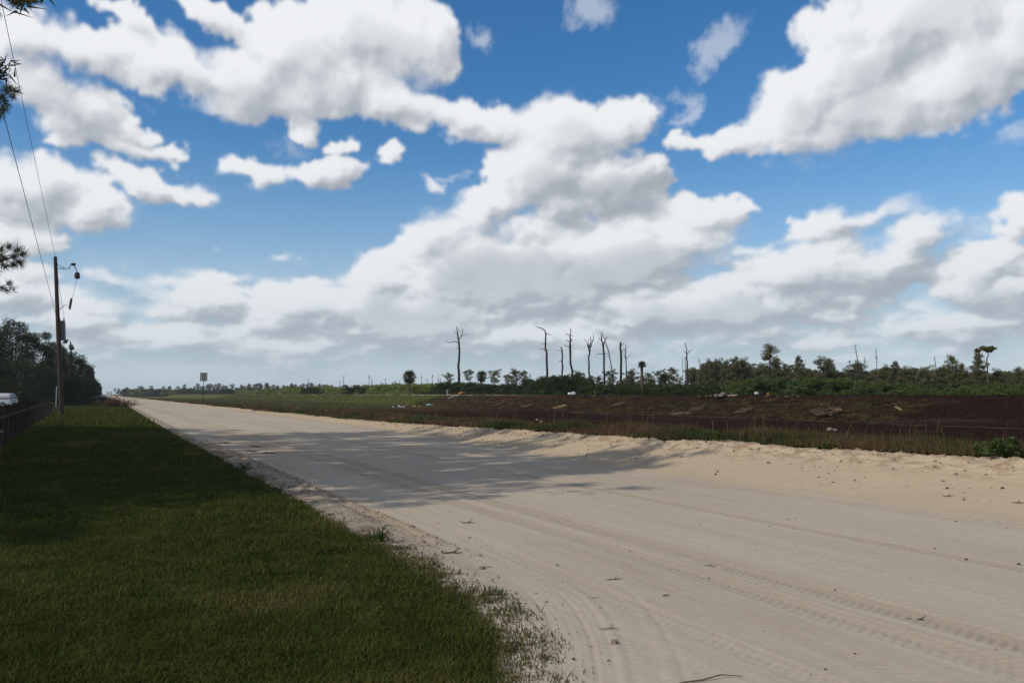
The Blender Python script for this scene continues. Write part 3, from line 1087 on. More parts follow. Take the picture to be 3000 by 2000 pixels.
tr = [(1342, 600, 2.2), (1335, 430, 1.9), (1330, 293, 1.4)]
dead_specs.append(('short thin dead trunk with a snapped flat top between two taller ones', 60, tr, [[(1331, 294, .9), (1318, 292, .7), (1306, 288, .4)], [(1333, 335, .5), (1310, 322, .4), (1285, 315, .25)], [(1335, 425, .7), (1305, 430, .5), (1285, 452, .25)]], 3))
tr = [(1425, 690, 2.6), (1417, 450, 2.5), (1415, 240, 2.0), (1420, 170, 1.1), (1420, 105, .6)]
dead_specs.append(('shaggy dead trunk with short cross limbs up to its pointed top', 60, tr, [[(1418, 182, .9), (1390, 160, .9), (1370, 168, .5)], [(1418, 180, .8), (1450, 178, .4)], [(1415, 240, 1.0), (1392, 230, .8), (1372, 222, .5)],
                   [(1415, 236, .9), (1443, 218, .4)], [(1415, 292, .9), (1375, 280, .6), (1348, 270, .3)], [(1420, 120, .4), (1440, 128, .2)], [(1420, 125, .4), (1402, 118, .2)]], 16))
tr = [(1605, 700, 2.1), (1600, 450, 1.9), (1611, 300, 1.6), (1622, 230, .9), (1618, 182, .5)]
dead_specs.append(('slender dead tree whose top spreads into a brush of upright bare limbs', 60, tr, [[(1604, 340, 1.2), (1590, 270, 1.0), (1575, 240, .7), (1557, 212, .3)], [(1602, 330, .9), (1592, 290, .7), (1580, 262, .4)], [(1611, 305, 1.1), (1632, 245, .9), (1645, 195, .6), (1640, 145, .2)],
                   [(1600, 300, .8), (1597, 250, .6), (1598, 210, .3)], [(1640, 215, .5), (1655, 180, .25)], [(1636, 235, .5), (1662, 212, .2)], [(1600, 392, .8), (1590, 375, .5)]], 6))
tr = [(1750, 660, 2.3), (1748, 400, 2.1), (1740, 270, 2.0), (1726, 200, 1.3), (1720, 150, .6)]
dead_specs.append(('forked dead pine trunk with a low drooping limb on the left', 60, tr, [[(1741, 275, 1.4), (1762, 230, 1.2), (1770, 205, .8), (1797, 188, .4)], [(1728, 222, .8), (1708, 212, .7), (1693, 195, .4)], [(1748, 357, .8), (1700, 355, .7), (1668, 371, .3)], [(1750, 355, .8), (1792, 357, .5)],
                   [(1768, 212, .5), (1780, 180, .2)], [(1724, 190, .5), (1735, 160, .3)]], 5))
tr = [(1838, 650, 1.3), (1820, 480, 1.2), (1797, 345, 1.1), (1768, 250, .9), (1745, 180, .6), (1722, 135, .3)]
dead_specs.append(('thin dead trunk leaning and curving against the forked one', 63, tr, [[(1797, 385, .5), (1762, 385, .3)], [(1816, 487, .4), (1800, 490, .4), (1783, 500, .2)], [(1760, 230, .4), (1768, 205, .2)]], 3))
tr = [(1918, 690, 2.9), (1918, 400, 2.7), (1913, 240, 2.0)]
dead_specs.append(('thick dead pole-like trunk, bare but for one stub near its top', 60, tr, [[(1915, 275, .9), (1932, 265, .9), (1946, 248, .5)], [(1915, 345, .6), (1935, 335, .5), (1955, 305, .2)]], 10))
tr = [(1968, 650, 1.3), (1965, 420, 1.2), (1962, 330, 1.0), (1966, 265, .4)]
dead_specs.append(('thin dead tree with a long ascending limb on the right side', 62, tr, [[(1963, 335, .6), (1948, 315, .5), (1935, 285, .2)], [(1965, 405, .6), (1995, 378, .5), (2032, 350, .3)], [(1963, 415, .6), (1940, 342, .3)], [(1963, 320, .5), (1975, 290, .3)]], 5))


def cc(pts, f):
    return [f(b) for b in pts]


for lab, s_, tr, brs, ns in dead_specs:
    lst = [c5(tr)] + cc(brs, c5) + cc(stubs(tr, ns, int(tr[0][0])), c5)
    X_, Y_ = spot(lst[0][0][0], s_)
    dead_tree(lst, Y_, lab, base_z=gz(X_, Y_))
tr = [(497, 720, 2.0), (490, 450, 1.9), (487, 290, 1.3), (480, 200, .8), (465, 138, .4)]
brs = [[(487, 290, .9), (470, 262, .7), (447, 245, .4)], [(488, 292, .9), (515, 255, .7), (555, 234, .4)], [(470, 155, .4), (485, 165, .3)], [(515, 256, .5), (512, 235, .3)]]
lst = [c6(tr)] + cc(brs, c6) + cc(stubs(tr, 9, 3), c6)
dead_tree(lst, spot(lst[0][0][0], 64)[1], 'dead trunk with an antler-like top, left of the dense green trees', .1)
for k, (pts, lab) in enumerate([([(465, 690, 1.1), (465, 320, .6)], 'thin bare pole of a dead tree just left of the antler-topped trunk'),
                                ([(432, 660, .7), (428, 328, .4)], 'thinnest bare pole of the three left of the dense green trees'),
                                ([(655, 460, .6), (640, 390, .5), (625, 335, .3)], 'curved bare snag rising over the first dense green crown'),
                                ([(845, 470, .7), (843, 330, .5)], 'short bare snag among the dense green crowns'),
                                ([(1968, 560, .7), (1972, 350, .4)], 'bare snag between two pines in the middle of the right treeline')]):
    l = [c6(pts)] + cc(stubs(pts, 8, k + 5), c6)
    dead_tree(l, spot(l[0][0][0], 68)[1], lab, .1, name='dead_snag')
for k, (pts, lab) in enumerate([([(437, 430, 1.1), (415, 280, .8), (397, 140, .4)], 'bristly leaning dead snag above a small pine'),
                                ([(500, 400, .5), (490, 262, .3)], 'small pale dead snag right of the bristly leaning one'),
                                ([(338, 400, .4), (335, 305, .25)], 'tiny pale snag left of the bristly leaning one'),
                                ([(627, 400, .7), (622, 280, .6), (617, 172, .3)], 'straight bristly dead snag over the rounded green crowns'),
                                ([(1280, 560, .8), (1257, 400, .7), (1245, 300, .6), (1240, 258, .5)], 'pale broken snag with a tufted top right of the rounded crowns')]):
    l = [c7(pts)] + cc(stubs(pts, 14, k + 15), c7)
    dead_tree(l, spot(l[0][0][0], 72)[1], lab, .1, name='dead_snag')
for k, (x, yb, yt) in enumerate([(205, 800, 690), (570, 780, 722), (613, 800, 657), (905, 775, 660), (935, 775, 690), (1093, 780, 702), (1045, 780, 730), (1175, 780, 735), (1207, 780, 718), (1257, 790, 708), (1290, 790, 760), (1505, 795, 665), (1575, 775, 702),
                                 (1630, 790, 652), (1700, 785, 640), (1722, 785, 690)]):
    w = .55 if yt < 700 else .4
    tr = [(x + (x % 7) - 3, yb + 30, w + .2), (x, (yb + yt) / 2, w), (x, yt, .25)]
    br = [[(x, yt + 40, .35), (x - 12, yt + 15, .2)], [(x, yt + 50, .35), (x + 14, yt + 12, .2)]] if k in (8, 13, 3) else []
    l = [c4(tr)] + cc(br, c4) + cc(stubs(tr, 3, k), c4)
    dead_tree(l, spot(l[0][0][0], 95)[1] if l[0][0][0] > 700 else 330, 'far thin bare snag over the low scrub, left of the tall dead pines', .1,
              group='far snags over the scrub', name='dead_snag')


MARKS = [(245, 'the vanishing end of the road'), (467, 'the speed limit sign'), (712, 'the dark round bush in the scrub'), (940, 'the lone round-headed palm'), (1052, 'the tall lone dead pine'), (1106, 'the bushy palm'), (1253, 'the bent-topped dead trunk'),
         (1310, 'the shaggy dead trunk'), (1385, 'the forked dead pine'), (1430, 'the thick pole-like dead trunk'), (1476, 'the tall thin palm'), (1527, 'the short flat-headed palm'), (1579, 'the antler-topped trunk'), (1688, 'the thick pine grove'),
         (1769, 'the tall layered pine'), (1834, 'the narrow dense pine'), (1891, 'the rounded pine over the shrubs'), (1968, 'the leaning bristly snag'), (2060, 'the peaked pine'), (2130, 'the tufted broken snag'), (2190, 'the tall narrow pine'), (2253, 'the tall cone-shaped pine'), (2276, 'the crooked pine')]
ORD = ['directly', 'second', 'third', 'fourth', 'fifth', 'sixth', 'seventh', 'eighth', 'ninth', 'tenth']


def ordinal(kind, px, count):
    m = [k for k in MARKS if k[0] <= px][-1]
    k = count.setdefault((kind, m[1]), 0)
    count[(kind, m[1])] += 1
    if k >= len(ORD):
        return '%s farther right of %s' % (kind, m[1])
    return '%s %s right of %s' % (kind, ORD[k] if k else 'just', m[1])


cnt = {}
# --- palms
for px, s_, top, rad_px, lab, sk, nf in [(940, 55, 848, 18, 'round-headed dark sabal palm standing alone on the left of the dead trunks', True, 60),
                                         (1106, 57, 849, 15, 'bushy sabal palm half sunk in the dark thicket', True, 44),
                                         (1475.5, 56, 827, 11.5, 'tall thin sabal palm with a small tuft of fronds', False, 34),
                                         (1527, 56, 856, 14.5, 'short sabal palm with a flat dark head in front of the pines', False, 36)]:
    X_, Y_ = spot(px, s_)
    g = gz(X_, Y_) - .05
    palm('sabal_palm', (X_, Y_, g), ht(top, Y_) - g, rad_px / FPX * Y_, lab, sk, nf)

# --- prototypes
PL = 'slash pine'
P = [pine_proto('slash_pine', 11, 'pine tree', 'flat', m_pine_far, PL), pine_proto('slash_pine', 12, 'pine tree', 'bare', m_pine_far, PL), pine_proto('slash_pine', 13, 'pine tree', 'round', m_pine, PL),
     pine_proto('slash_pine', 14, 'pine tree', 'tall', m_pine, PL), pine_proto('slash_pine', 15, 'pine tree', 'full', m_pine, PL), pine_proto('slash_pine', 16, 'pine tree', 'round', m_pine, PL)]
SH = [broadleaf_proto('wax_myrtle', 21, 'bush', 'b', m_myrtle, 2.6, 3.0, .08, 60, .15, 190, .06), broadleaf_proto('wax_myrtle', 22, 'bush', 'b', m_myrtle, 2.2, 3.0, .05, 50, .15, 190, .06)]
WI = [broadleaf_proto('willow_shrub', 23, 'bush', 'b', m_willow, 2.6, 2.6, .03, 50, .15, 190, .05), broadleaf_proto('willow_shrub', 24, 'bush', 'b', m_willow, 3.0, 2.4, .03, 55, .15, 190, .05)]
GS = [broadleaf_proto('green_shrub', 25, 'bush', 'b', m_shrub, 2.5, 3.0, .03, 70, .14, 190, .06), broadleaf_proto('green_shrub', 26, 'bush', 'b', m_shrub, 2.0, 3.4, .03, 60, .14, 190, .06)]


def place_top(proto, H0, px, s_, top, label, group=None, squash=1.0, yd=None, rz=None):
    X_, Y_ = spot(px, s_) if yd is None else at(px, yd)
    g = gz(X_, Y_) - .1 if Y_ < 700 else -.1
    h = ht(top, Y_) - g
    return put(proto, (X_, Y_, g), h / H0, random.uniform(0, 6.28) if rz is None else rz, label, group, squash=squash)


# named pines of the treeline: column, row of the top, lateral distance, prototype
for px, top, s_, k, sq, lab in [
    (1030, 856, 66, 0, .9, 'small flat-topped pine just left of the tall lone dead pine'),
    (1074, 847, 66, 1, 1.0, 'thin flat-topped pine just right of the tall lone dead pine'),
    (1135, 849, 66, 0, 1.1, 'spreading pine right of the bushy palm in the thicket'),
    (1165, 858, 72, 1, .9, 'low open pine left of the widest pine before the bent-topped trunk'),
    (1182, 846, 66, 2, 1.0, 'widest open pine halfway between the lone dead pine and the bent-topped trunk'),
    (1200, 849, 68, 1, 1.0, 'thin pine right beside the widest open pine'),
    (1216, 868, 70, 0, .9, 'lowest small pine before the leaning stake'),
    (1328, 851, 64, 2, 1.2, 'rounded pine right behind the shaggy dead trunk'),
    (1375, 862, 66, 2, 1.0, 'small rounded pine between the brush-topped and forked dead trees'),
    (1402, 849, 66, 0, 1.0, 'open pine behind the curved leaning dead trunk'),
    (1450, 847, 64, 2, 1.1, 'rounded pine right of the thick pole-like dead trunk'),
    (1491, 854, 64, 3, 1.2, 'rounded pine just right of the tall thin palm'),
    (1517, 849, 72, 0, 1.0, 'flat-topped pine rising behind the short palm'),
    (1549, 842, 68, 1, 1.0, 'thin open pine right of the short palm'),
    (1586, 842, 70, 1, 1.1, 'open pine around the foot of the antler-topped trunk'),
    (1614, 835, 64, 4, .9, 'first dense dark pine on the left end of the thick grove'),
    (1632, 824, 64, 2, .8, 'pine with a pointed tuft over the left end of the thick grove'),
    (1651, 823, 66, 2, .9, 'dense pine, third from the left end of the thick grove'),
    (1668, 824, 64, 3, .9, 'dense pine in the middle of the thick grove'),
    (1688, 819, 64, 4, .9, 'tallest dense dark pine of the thick grove'),
    (1707, 821, 66, 2, .9, 'dark pine at the right end of the thick grove'),
    (1722, 831, 70, 0, .9, 'thin-topped pine between the thick grove and the tall layered pine'),
    (1769, 787, 66, 3, 1.05, 'tall layered pine standing high above the treeline'),
    (1785, 832, 70, 4, .9, 'dark pine at the foot of the tall layered pine'),
    (1811, 834, 68, 0, .8, 'thin pine right of the tall layered pine'),
    (1834, 817, 66, 4, .8, 'narrow dense pine, second peak right of the tall layered pine'),
    (1891, 818, 68, 2, 1.1, 'rounded pine rising over the bright green shrubs'),
    (1909, 833, 70, 2, .7, 'small pine beside the rounded one over the green shrubs'),
    (1968, 828, 68, 2, .9, 'small rounded pine around the leaning bristly snag'),
    (2060, 829, 66, 4, .9, 'peaked pine among the rounded crowns'),
    (2040, 838, 66, 2, 1.0, 'rounded pine left of the peaked one'),
    (2090, 841, 66, 2, 1.2, 'wide rounded pine right of the peaked one'),
    (2118, 841, 66, 0, 1.2, 'wide flat pine left of the tufted broken snag'),
    (2166, 838, 68, 2, .9, 'low pine right of the tufted broken snag'),
    (2190, 813, 66, 3, .8, 'tall narrow pine left of the two tallest on the right'),
    (2213, 832, 66, 3, .8, 'medium pine directly right of the tall narrow one'),
    (2253, 808, 66, 4, .8, 'tall dense cone-shaped pine near the right edge'),
    (2294, 846, 68, 2, 1.0, 'low rounded pine right of the crooked flat-topped pine'),
    (2340, 841, 68, 3, .9, 'pine at the very right edge of the picture'),
]:
    place_top(P[k], 10.0, px, s_ + 6, top, lab, squash=sq * .92)

# the crooked pine with a flat top, near the right edge
X_, Y_ = spot(2276, 66)
g = gz(X_, Y_)
root = empty('crooked_pine', (X_, Y_, g), label='crooked pine with an S-bent bare trunk and a flat tuft on top', cat='pine tree')
l = c7([(1808, 660, 1.5), (1808, 400, 1.3), (1803, 300, 1.2), (1828, 240, .9), (1790, 215, .7), (1750, 205, .4)])
MB().tube([(ratio(a) * Y_ - X_, 0, ht(b2, Y_) - g) for a, b2, c_ in l], [c_ / FPX * Y_ for a, b2, c_ in l], 7, rough=.1).build('trunk', m_bark, root)
cr = MB()
for (cx, cy, rr) in [(1745, 203, 3.4), (1775, 190, 4), (1800, 180, 4.5), (1830, 185, 4.5), (1858, 195, 3.6), (1870, 203, 2.8), (1815, 205, 3.5)]:
    a, b2, _ = c7([(cx, cy, 0)])[0]
    clump(cr, (ratio(a) * Y_ - X_, rng.uniform(-.6, .6), ht(b2, Y_) - g), rr * 1.7 / FPX * Y_, 110, .3, .5, .3, .55)
cr.build('crown', m_pine, root)

# background belt of pines: rows further back
random.seed(3)
G1 = 'pines in the open row behind the dark thicket'
L1 = 'pale open pine in the thin row behind the dark thicket and dead trunks'
for i in range(24):
    px = 1240 + i * 16 + random.uniform(-6, 6)
    place_top(random.choice(P[:3]), 10, px, random.uniform(85, 105), random.uniform(858, 878), L1, G1, .9)
G2 = 'pines filling the treeline on the right'
L2 = 'pine filling the dense green treeline on the right, behind the shrubs'
for i in range(84):
    px = 1600 + i * 9.2 + random.uniform(-5, 5)
    top = np.interp(px, [1600, 1640, 1720, 1800, 1900, 2050, 2200, 2360], [844, 835, 838, 845, 848, 844, 848, 850]) + random.uniform(-4, 10)
    place_top(random.choice(P[2:]), 10, px, random.uniform(74, 92), top, L2, G2, random.uniform(.9, 1.3))
G3 = 'far pines along the horizon on the left'
L3 = 'distant pine in the long bluish treeline along the horizon on the left'
for i in range(118):
    px = 244 + (i / 117) ** .9 * 770 + random.uniform(-4, 4)
    top = np.interp(px, [240, 300, 400, 480, 600, 700, 800, 900, 1010], [897, 890, 886, 883, 881, 882, 884, 885, 882]) + random.uniform(-4, 8)
    s_ = random.uniform(80, 115)
    yd = min(spot(px, s_)[1], 650 + random.uniform(0, 250)) if px < 480 else None
    place_top(random.choice([P[0], P[2], P[3], P[5]]), 10, px, s_, top, L3, G3, random.uniform(.8, 1.25), yd=yd)

# dark thicket of wax myrtles
G4, L4 = 'wax myrtles of the dark thicket', 'dark rounded wax myrtle of the thicket at the feet of the dead trunks'
for i in range(52):
    px = 1012 + i * 12 + random.uniform(-4, 4)
    top = np.interp(px, [1005, 1030, 1060, 1100, 1150, 1200, 1230, 1270, 1310, 1335, 1380, 1450, 1500, 1600, 1650], [884, 878, 876, 880, 882, 884, 872, 864, 862, 878, 884, 878, 886, 884, 884]) + random.uniform(-2, 5)
    place_top(random.choice(SH), 3.0, px, random.uniform(55.5, 60), top, ordinal('dark myrtle bush,', px, cnt), G4, random.uniform(.95, 1.25))
G5, L5 = 'bright willow shrubs', 'bright yellow-green willow shrub in the low scrub beyond the grassy bank'
for i in range(46):
    px = 560 + i * 10 + random.uniform(-5, 5)
    top = np.interp(px, [560, 680, 740, 800, 860, 900, 1000], [896, 892, 888, 893, 888, 884, 888]) + random.uniform(-3, 4)
    place_top(random.choice(WI), 2.5, px, random.uniform(57, 75), top, ordinal('bright yellow-green willow shrub,', px, cnt), G5, random.uniform(1.0, 1.6))
for px, top, lab in [(712, 889, 'dark round bush amid the bright willow scrub on the left'), (815, 887, 'dark sprawling bush amid the bright willow scrub, right of the dark round one'), (520, 893, 'dark bush on the far levee behind the speed limit sign')]:
    place_top(SH[0], 3.0, px, 56, top, lab, None, 1.2)
G6, L6 = 'green shrubs before the right treeline', 'leafy mid-green shrub in front of the dense treeline on the right'
for i in range(64):
    px = 1690 + i * 10.6 + random.uniform(-5, 5)
    top = np.interp(px, [1690, 1760, 1830, 1900, 1980, 2050, 2100, 2160, 2260, 2360], [876, 871, 877, 866, 872, 877, 888, 890, 890, 884]) + random.uniform(-3, 10)
    place_top(random.choice(GS), 3.2, px, random.uniform(58, 66), top, ordinal('leafy mid-green shrub,', px, cnt), G6, random.uniform(1.0, 1.35))
G7, L7 = 'low scrub bushes under the treeline', 'low dark scrub bush under the pines'
for i in range(60):
    px = 1500 + i * 14 + random.uniform(-5, 5)
    place_top(random.choice(SH + GS), 3.0, px, random.uniform(64, 74), random.uniform(880, 890), L7, G7, random.uniform(1.0, 1.5))
for i in range(60):
    px = 300 + i * 12.5 + random.uniform(-5, 5)
    yd = 560 if px < 480 else None
    place_top(random.choice(SH + GS + WI[:1]), 3.0, px, random.uniform(72, 90), random.uniform(891, 896), 'low far scrub bush at the foot of the distant treeline on the left', 'far scrub bushes on the left', random.uniform(1.2, 2.2), yd=yd)

# --- big trees on the left beyond the fence
def oak(px, Yd, top, halfw_px, label, seed, base=.12, name='live_oak', mat=None, leaf=.17, nl=110, per=190):
    X_, Y_ = at(px, Yd)
    g = -.12
    H = ht(top, Y_) - g
    W = halfw_px / FPX * Y_
    r = broadleaf_proto(name, seed, 'tree', label, mat or m_oak, W, H, base, nl, leaf, per, .2, (.30, .52))
    r.location = (X_, Y_, g)
    return r


oak(-44, 112, 742, 60, 'dark live oak at the left edge, cut off by the frame', 41)
oak(30, 114, 727, 42, 'tallest dark live oak behind the white minivan', 42)
oak(84, 118, 757, 38, 'dark live oak left of the near utility pole', 43)
oak(56, 112, 822, 62, 'low bushy dark tree in front of the tallest oaks', 44, .02, 'bushy_tree')
oak(120, 126, 782, 34, 'dark tree directly behind the utility pole', 45, .02)
oak(-14, 112, 826, 56, 'low dark tree behind the minivan roof', 53, .02, 'bushy_tree')
oak(151, 122, 776, 17, 'thin-crowned tree showing sky gaps right of the utility pole top', 46, .45, nl=26, per=120)
oak(170, 132, 812, 36, 'fine-leaved tree beside the second utility pole', 47, .05, nl=90)
oak(192, 145, 832, 26, 'fine-leaved tree sloping down right of the second utility pole', 48, .03, nl=80)
oak(140, 120, 858, 50, 'low shrubby tree under the utility pole', 49, .0, 'bushy_tree')
oak(188, 138, 866, 30, 'low shrubby tree at the right end of the dark roadside row', 54, .0, 'bushy_tree')
oak(203, 155, 850, 15, 'rounded tree at the right end of the dark roadside row', 50, .03)
oak(215, 200, 872, 15, 'small tree whose branches reach over the road edge far away', 51, .1)
oak(222, 330, 884, 10, 'farthest small tree of the roadside row', 52, .1)

# --- pines of the grove outside the left edge of the frame; they shade the foreground
grove = []


def big_pine(x, y, H, seed, label, spread=1.0, lo=.24):
    r = np.random.default_rng(seed)
    root = empty('shade_pine', (x, y, gz(x, y)), label=label, cat='pine tree')
    tb, cr = MB(), MB()
    tb.tube([(0, 0, -.2), (.1, .05, H * .4), (.15, -.1, H * .75), (.1, 0, H * .97)], [.24, .19, .11, .03], 10, rough=.07)
    nb = 30
    for i in range(nb):
        u = lo + (.98 - lo) * (i + r.uniform(0, 1)) / nb
        a = i * 2.4 + r.uniform(-.4, .4)
        L = spread * (1.2 + 2.2 * math.sin(min(1, (1 - u) * 1.5 + .25) * 1.57)) * r.uniform(.7, 1.1)
        b0 = np.array([.12, 0, u * H])
        tip = b0 + np.array([math.cos(a) * L, math.sin(a) * L, r.uniform(-.1, .35) * L])
        tb.tube([b0, (b0 + tip) / 2 + [0, 0, -.06 * L], tip], [.06, .04, .015], 5, caps=False)
        for k in range(7):
            f = 1.0 - .11 * k
            c = b0 + (tip - b0) * f + r.normal(size=3) * np.array([.34, .34, .24])
            n = 80
            d = r.normal(size=(n, 3)) + np.array([0, 0, .2])
            cr.spikes(c + r.normal(size=(n, 3)) * .12, d, .30, .045, .5)
    tb.build('trunk', m_bark, root)
    cr.build('crown', m_pine, root)
    return root


SHADE = [(-17.9, 20.4, 15.0, 71, .95, .62), (-14.6, 16.4, 13.5, 72, 1.0, .55), (-11.0, 11.6, 12.4, 73, .95, .55), (-21.0, 24.6, 14.5, 74, 1.0, .58), (-14.2, 12.6, 11.5, 75, .95, .4), (-12.4, 9.2, 10.5, 61, 1.15), (-15.5, 11.5, 12.5, 62, 1.3), (-17.5, 16.5, 12.0, 63, 1.3), (-22.5, 21.0, 12.5, 64, 1.3), (-19.5, 7.5, 12.5, 65, 1.3), (-26.5, 28, 12, 66, 1.3), (-24.5, 16, 14, 67, 1.4), (-15.8, 14.2, 10, 68, 1.2), (-21.5, 24.5, 12, 69, 1.2)]
for x, y, H, sd_, sp_, *lo_ in SHADE:
    big_pine(x, y, H, sd_, 'tall roadside pine of the shading grove beyond the left edge of the picture', sp_, *lo_)['group'] = 'pines of the shading grove'
for i, (x, y, W, H) in enumerate([(-18.5, 12, 3.6, 9.0), (-21, 17, 4.0, 9.5), (-26, 23, 4.2, 10), (-31, 31, 4.5, 10), (-15.5, 8.2, 3.0, 7.5), (-25, 31, 3.6, 9)]):
    r = broadleaf_proto('shade_oak', 70 + i, 'tree', 'dense roadside oak of the shading grove beyond the left edge of the picture', m_oak, W, H, .2, 60, .3, 120, .2, (.28, .45))
    r.location = (x, y, -.05)
    r['group'] = 'oaks of the shading grove'


def needle_branch(px, py, Yd, pts_px, tufts, label):
    """A pine bough entering the picture from the left: woody stems and tufts of long needles."""
    o = ray(px, py)
    o = o / o.y * Yd + Vector((0, 0, CAM_H))
    root = empty('pine_bough', tuple(o), label=label, cat='pine branch')

    def w(a, b, dy=0):
        v = ray(a, b)
        v = v / v.y * (Yd + dy) + Vector((0, 0, CAM_H))
        return np.array(v - o)
    tb, cr = MB(), MB()
    for br in pts_px:
        tb.tube([w(*p[:2], p[3] if len(p) > 3 else 0) for p in br], [p[2] / FPX * Yd for p in br], 5)
    for (a, b, ln, n, dx, dy) in tufts:
        dep = rng.uniform(-.25, .25)
        c = w(a, b, dep)
        base = c + rng.normal(size=(n, 3)) * .018
        # needles stand round the twig end, leaning along its direction
        d = rng.normal(size=(n, 3)) * .75 + np.array([dx, rng.uniform(-.4, .4), -dy])
        cr.spikes(base, d, ln / FPX * Yd, .0075, .3)
    tb.build('stem', m_bark, root)
    cr.build('needles', m_pine, root)
    return root


needle_branch(-30, 590, 11, [[(-60, 622, 3), (0, 600, 2.2), (30, 590, 1.2), (52, 588, .8)], [(0, 600, 1.4), (25, 612, .9), (40, 605, .7)], [(-10, 600, 1.2), (10, 580, .8), (28, 572, .6)]],
              [(x, y, L, 80, dx, dy) for x, y, L, dx, dy in [(50, 584, 22, .8, -.2), (36, 576, 20, .3, -.8), (20, 570, 18, -.1, -.9), (44, 600, 20, .6, .6), (28, 606, 18, .3, .6), (10, 592, 22, 0, .2), (0, 575, 20, 0, -.6), (8, 608, 18, .2, .8), (-10, 620, 22, 0, .6), (30, 590, 20, .5, 0), (-6, 590, 24, 0, 0)]],
              'pine bough with a round fan of long dark needles at the left edge')
needle_branch(-20, 660, 11, [[(-60, 662, 2), (0, 660, 1.4), (28, 662, .8)], [(0, 660, 1), (20, 652, .6)]],
              [(x, y, L, 60, dx, dy) for x, y, L, dx, dy in [(28, 662, 14, .8, 0), (20, 652, 12, .4, -.7), (14, 664, 12, .4, .6), (4, 662, 12, 0, .4)]],
              'smallest low pine twig poking in at the left edge')
needle_branch(-30, 215, 10, [[(-70, 240, 3), (-10, 228, 2), (20, 212, 1.2), (38, 208, .8)], [(-10, 228, 1.6), (8, 245, 1.2), (10, 262, .8)]],
              [(x, y, L, 80, dx, dy) for x, y, L, dx, dy in [(34, 210, 17, .8, 0), (22, 204, 16, .2, -.7), (28, 218, 16, .5, .5), (12, 208, 16, -.2, -.4), (6, 226, 18, 0, .2), (8, 248, 18, .2, .7), (0, 262, 20, 0, .9), (12, 238, 16, .6, .2), (-8, 246, 22, 0, .4), (-10, 215, 20, 0, -.3)]],
              'pine bough with drooping needle tufts beside the wires, left edge')
needle_branch(-10, -10, 9.5, [[(-40, -20, 2.5), (30, -12, 1.8), (60, 0, 1.2), (78, 4, .8)], [(20, -12, 1.2), (36, 6, .8)]],
              [(x, y, L, 70, dx, dy) for x, y, L, dx, dy in [(76, 3, 14, .8, .1), (64, 0, 16, .3, .7), (50, -2, 18, .1, .9), (34, 4, 18, -.2, .7), (70, -4, 16, .6, .2), (20, -8, 18, 0, .5)]],
              'pine bough hanging into the top left corner')
needle_branch(-20, 20, 9.5, [[(-60, 10, 2), (-14, 20, 1.2)]], [(-10, 30, 18, 60, .3, .8), (-14, 20, 18, 60, .5, .2)], 'bare end of a pine twig under the corner bough')

# ------------------------------------------------------------------ grass
def grass_mat(name, c0, c1, c2, trans=.25):
    m = bpy.data.materials.new(name)
    m.use_nodes = True
    m.node_tree.nodes.clear()
    n = NT(m.node_tree)
    t = n.n('ShaderNodeAttribute', attribute_name='tint').outputs[2]
    c = n.mix(n.ramp(t, 0, .5, smooth=False), c0, c1)
    c = n.mix(n.ramp(t, .5, 1, smooth=False), c, c2)
    d = n.n('ShaderNodeBsdfPrincipled', ins={'Base Color': c, 'Roughness': .6, 'Specular IOR Level': .12})
    tl = n.n('ShaderNodeBsdfTranslucent', ins={0: c})
    mx = n.n('ShaderNodeMixShader', ins={0: trans, 1: d.outputs[0], 2: tl.outputs[0]})
    n.n('ShaderNodeOutputMaterial', ins={0: mx.outputs[0]})
    return m


m_lawn = grass_mat('lawn_blades', (0.027, 0.047, 0.005), (0.066, 0.083, 0.010), (0.150, 0.115, 0.045))
m_weed = grass_mat('weed_blades', (0.039, 0.059, 0.015), (0.081, 0.075, 0.030), (0.132, 0.080, 0.042))


def blades(x, y, z, h, w, lean, tint, bend=.6):
    """Bent two-part blades at the given world points."""
    n = len(x)
    a = rng.uniform(0, 2 * np.pi, n)
    dx, dy = np.cos(a), np.sin(a)
    px, py = -dy, dx
    b = rng.uniform(0, 2 * np.pi, n)
    px, py = np.cos(b), np.sin(b)
    base = np.stack([x, y, z], 1)
    side = np.stack([px, py, 0 * px], 1) * (w / 2)[:, None]
    out = np.stack([dx, dy, 0 * dx], 1)
    up = np.array([0, 0, 1.0])
    mid = base + out * (h * lean * .35)[:, None] + up * (h * .6)[:, None]
    tip = base + out * (h * lean)[:, None] + up * (h * (1.02 - bend * lean * .6))[:, None]
    v = np.stack([base - side, base + side, mid + side * .75, mid - side * .75, tip], 1).reshape(-1, 3)
    i = np.arange(n)[:, None] * 5
    return v, i + np.array([[3, 2, 4]]), i + np.array([[0, 1, 2, 3]]), np.repeat(tint, 5)


def make_blades(name, chunks, mat, label=None):
    V, F3, F4, T_, off = [], [], [], [], 0
    for v, f3, f4, t in chunks:
        V.append(v)
        F3.append(f3 + off)
        F4.append(f4 + off)
        T_.append(t)
        off += len(v)
    o = new_mesh_object(name, np.concatenate(V), [np.concatenate(F3), np.concatenate(F4)], mat, attrs={'tint': np.concatenate(T_)})
    o['kind'] = 'stuff'
    return o


def verge_z(s, t):
    return land(s, t) + .035 * sstep(grass_edge(t) - s, -.15, .25) + .012 * fbm(s * 2.2, t * 2.2, 3, 7) * (t < 60)


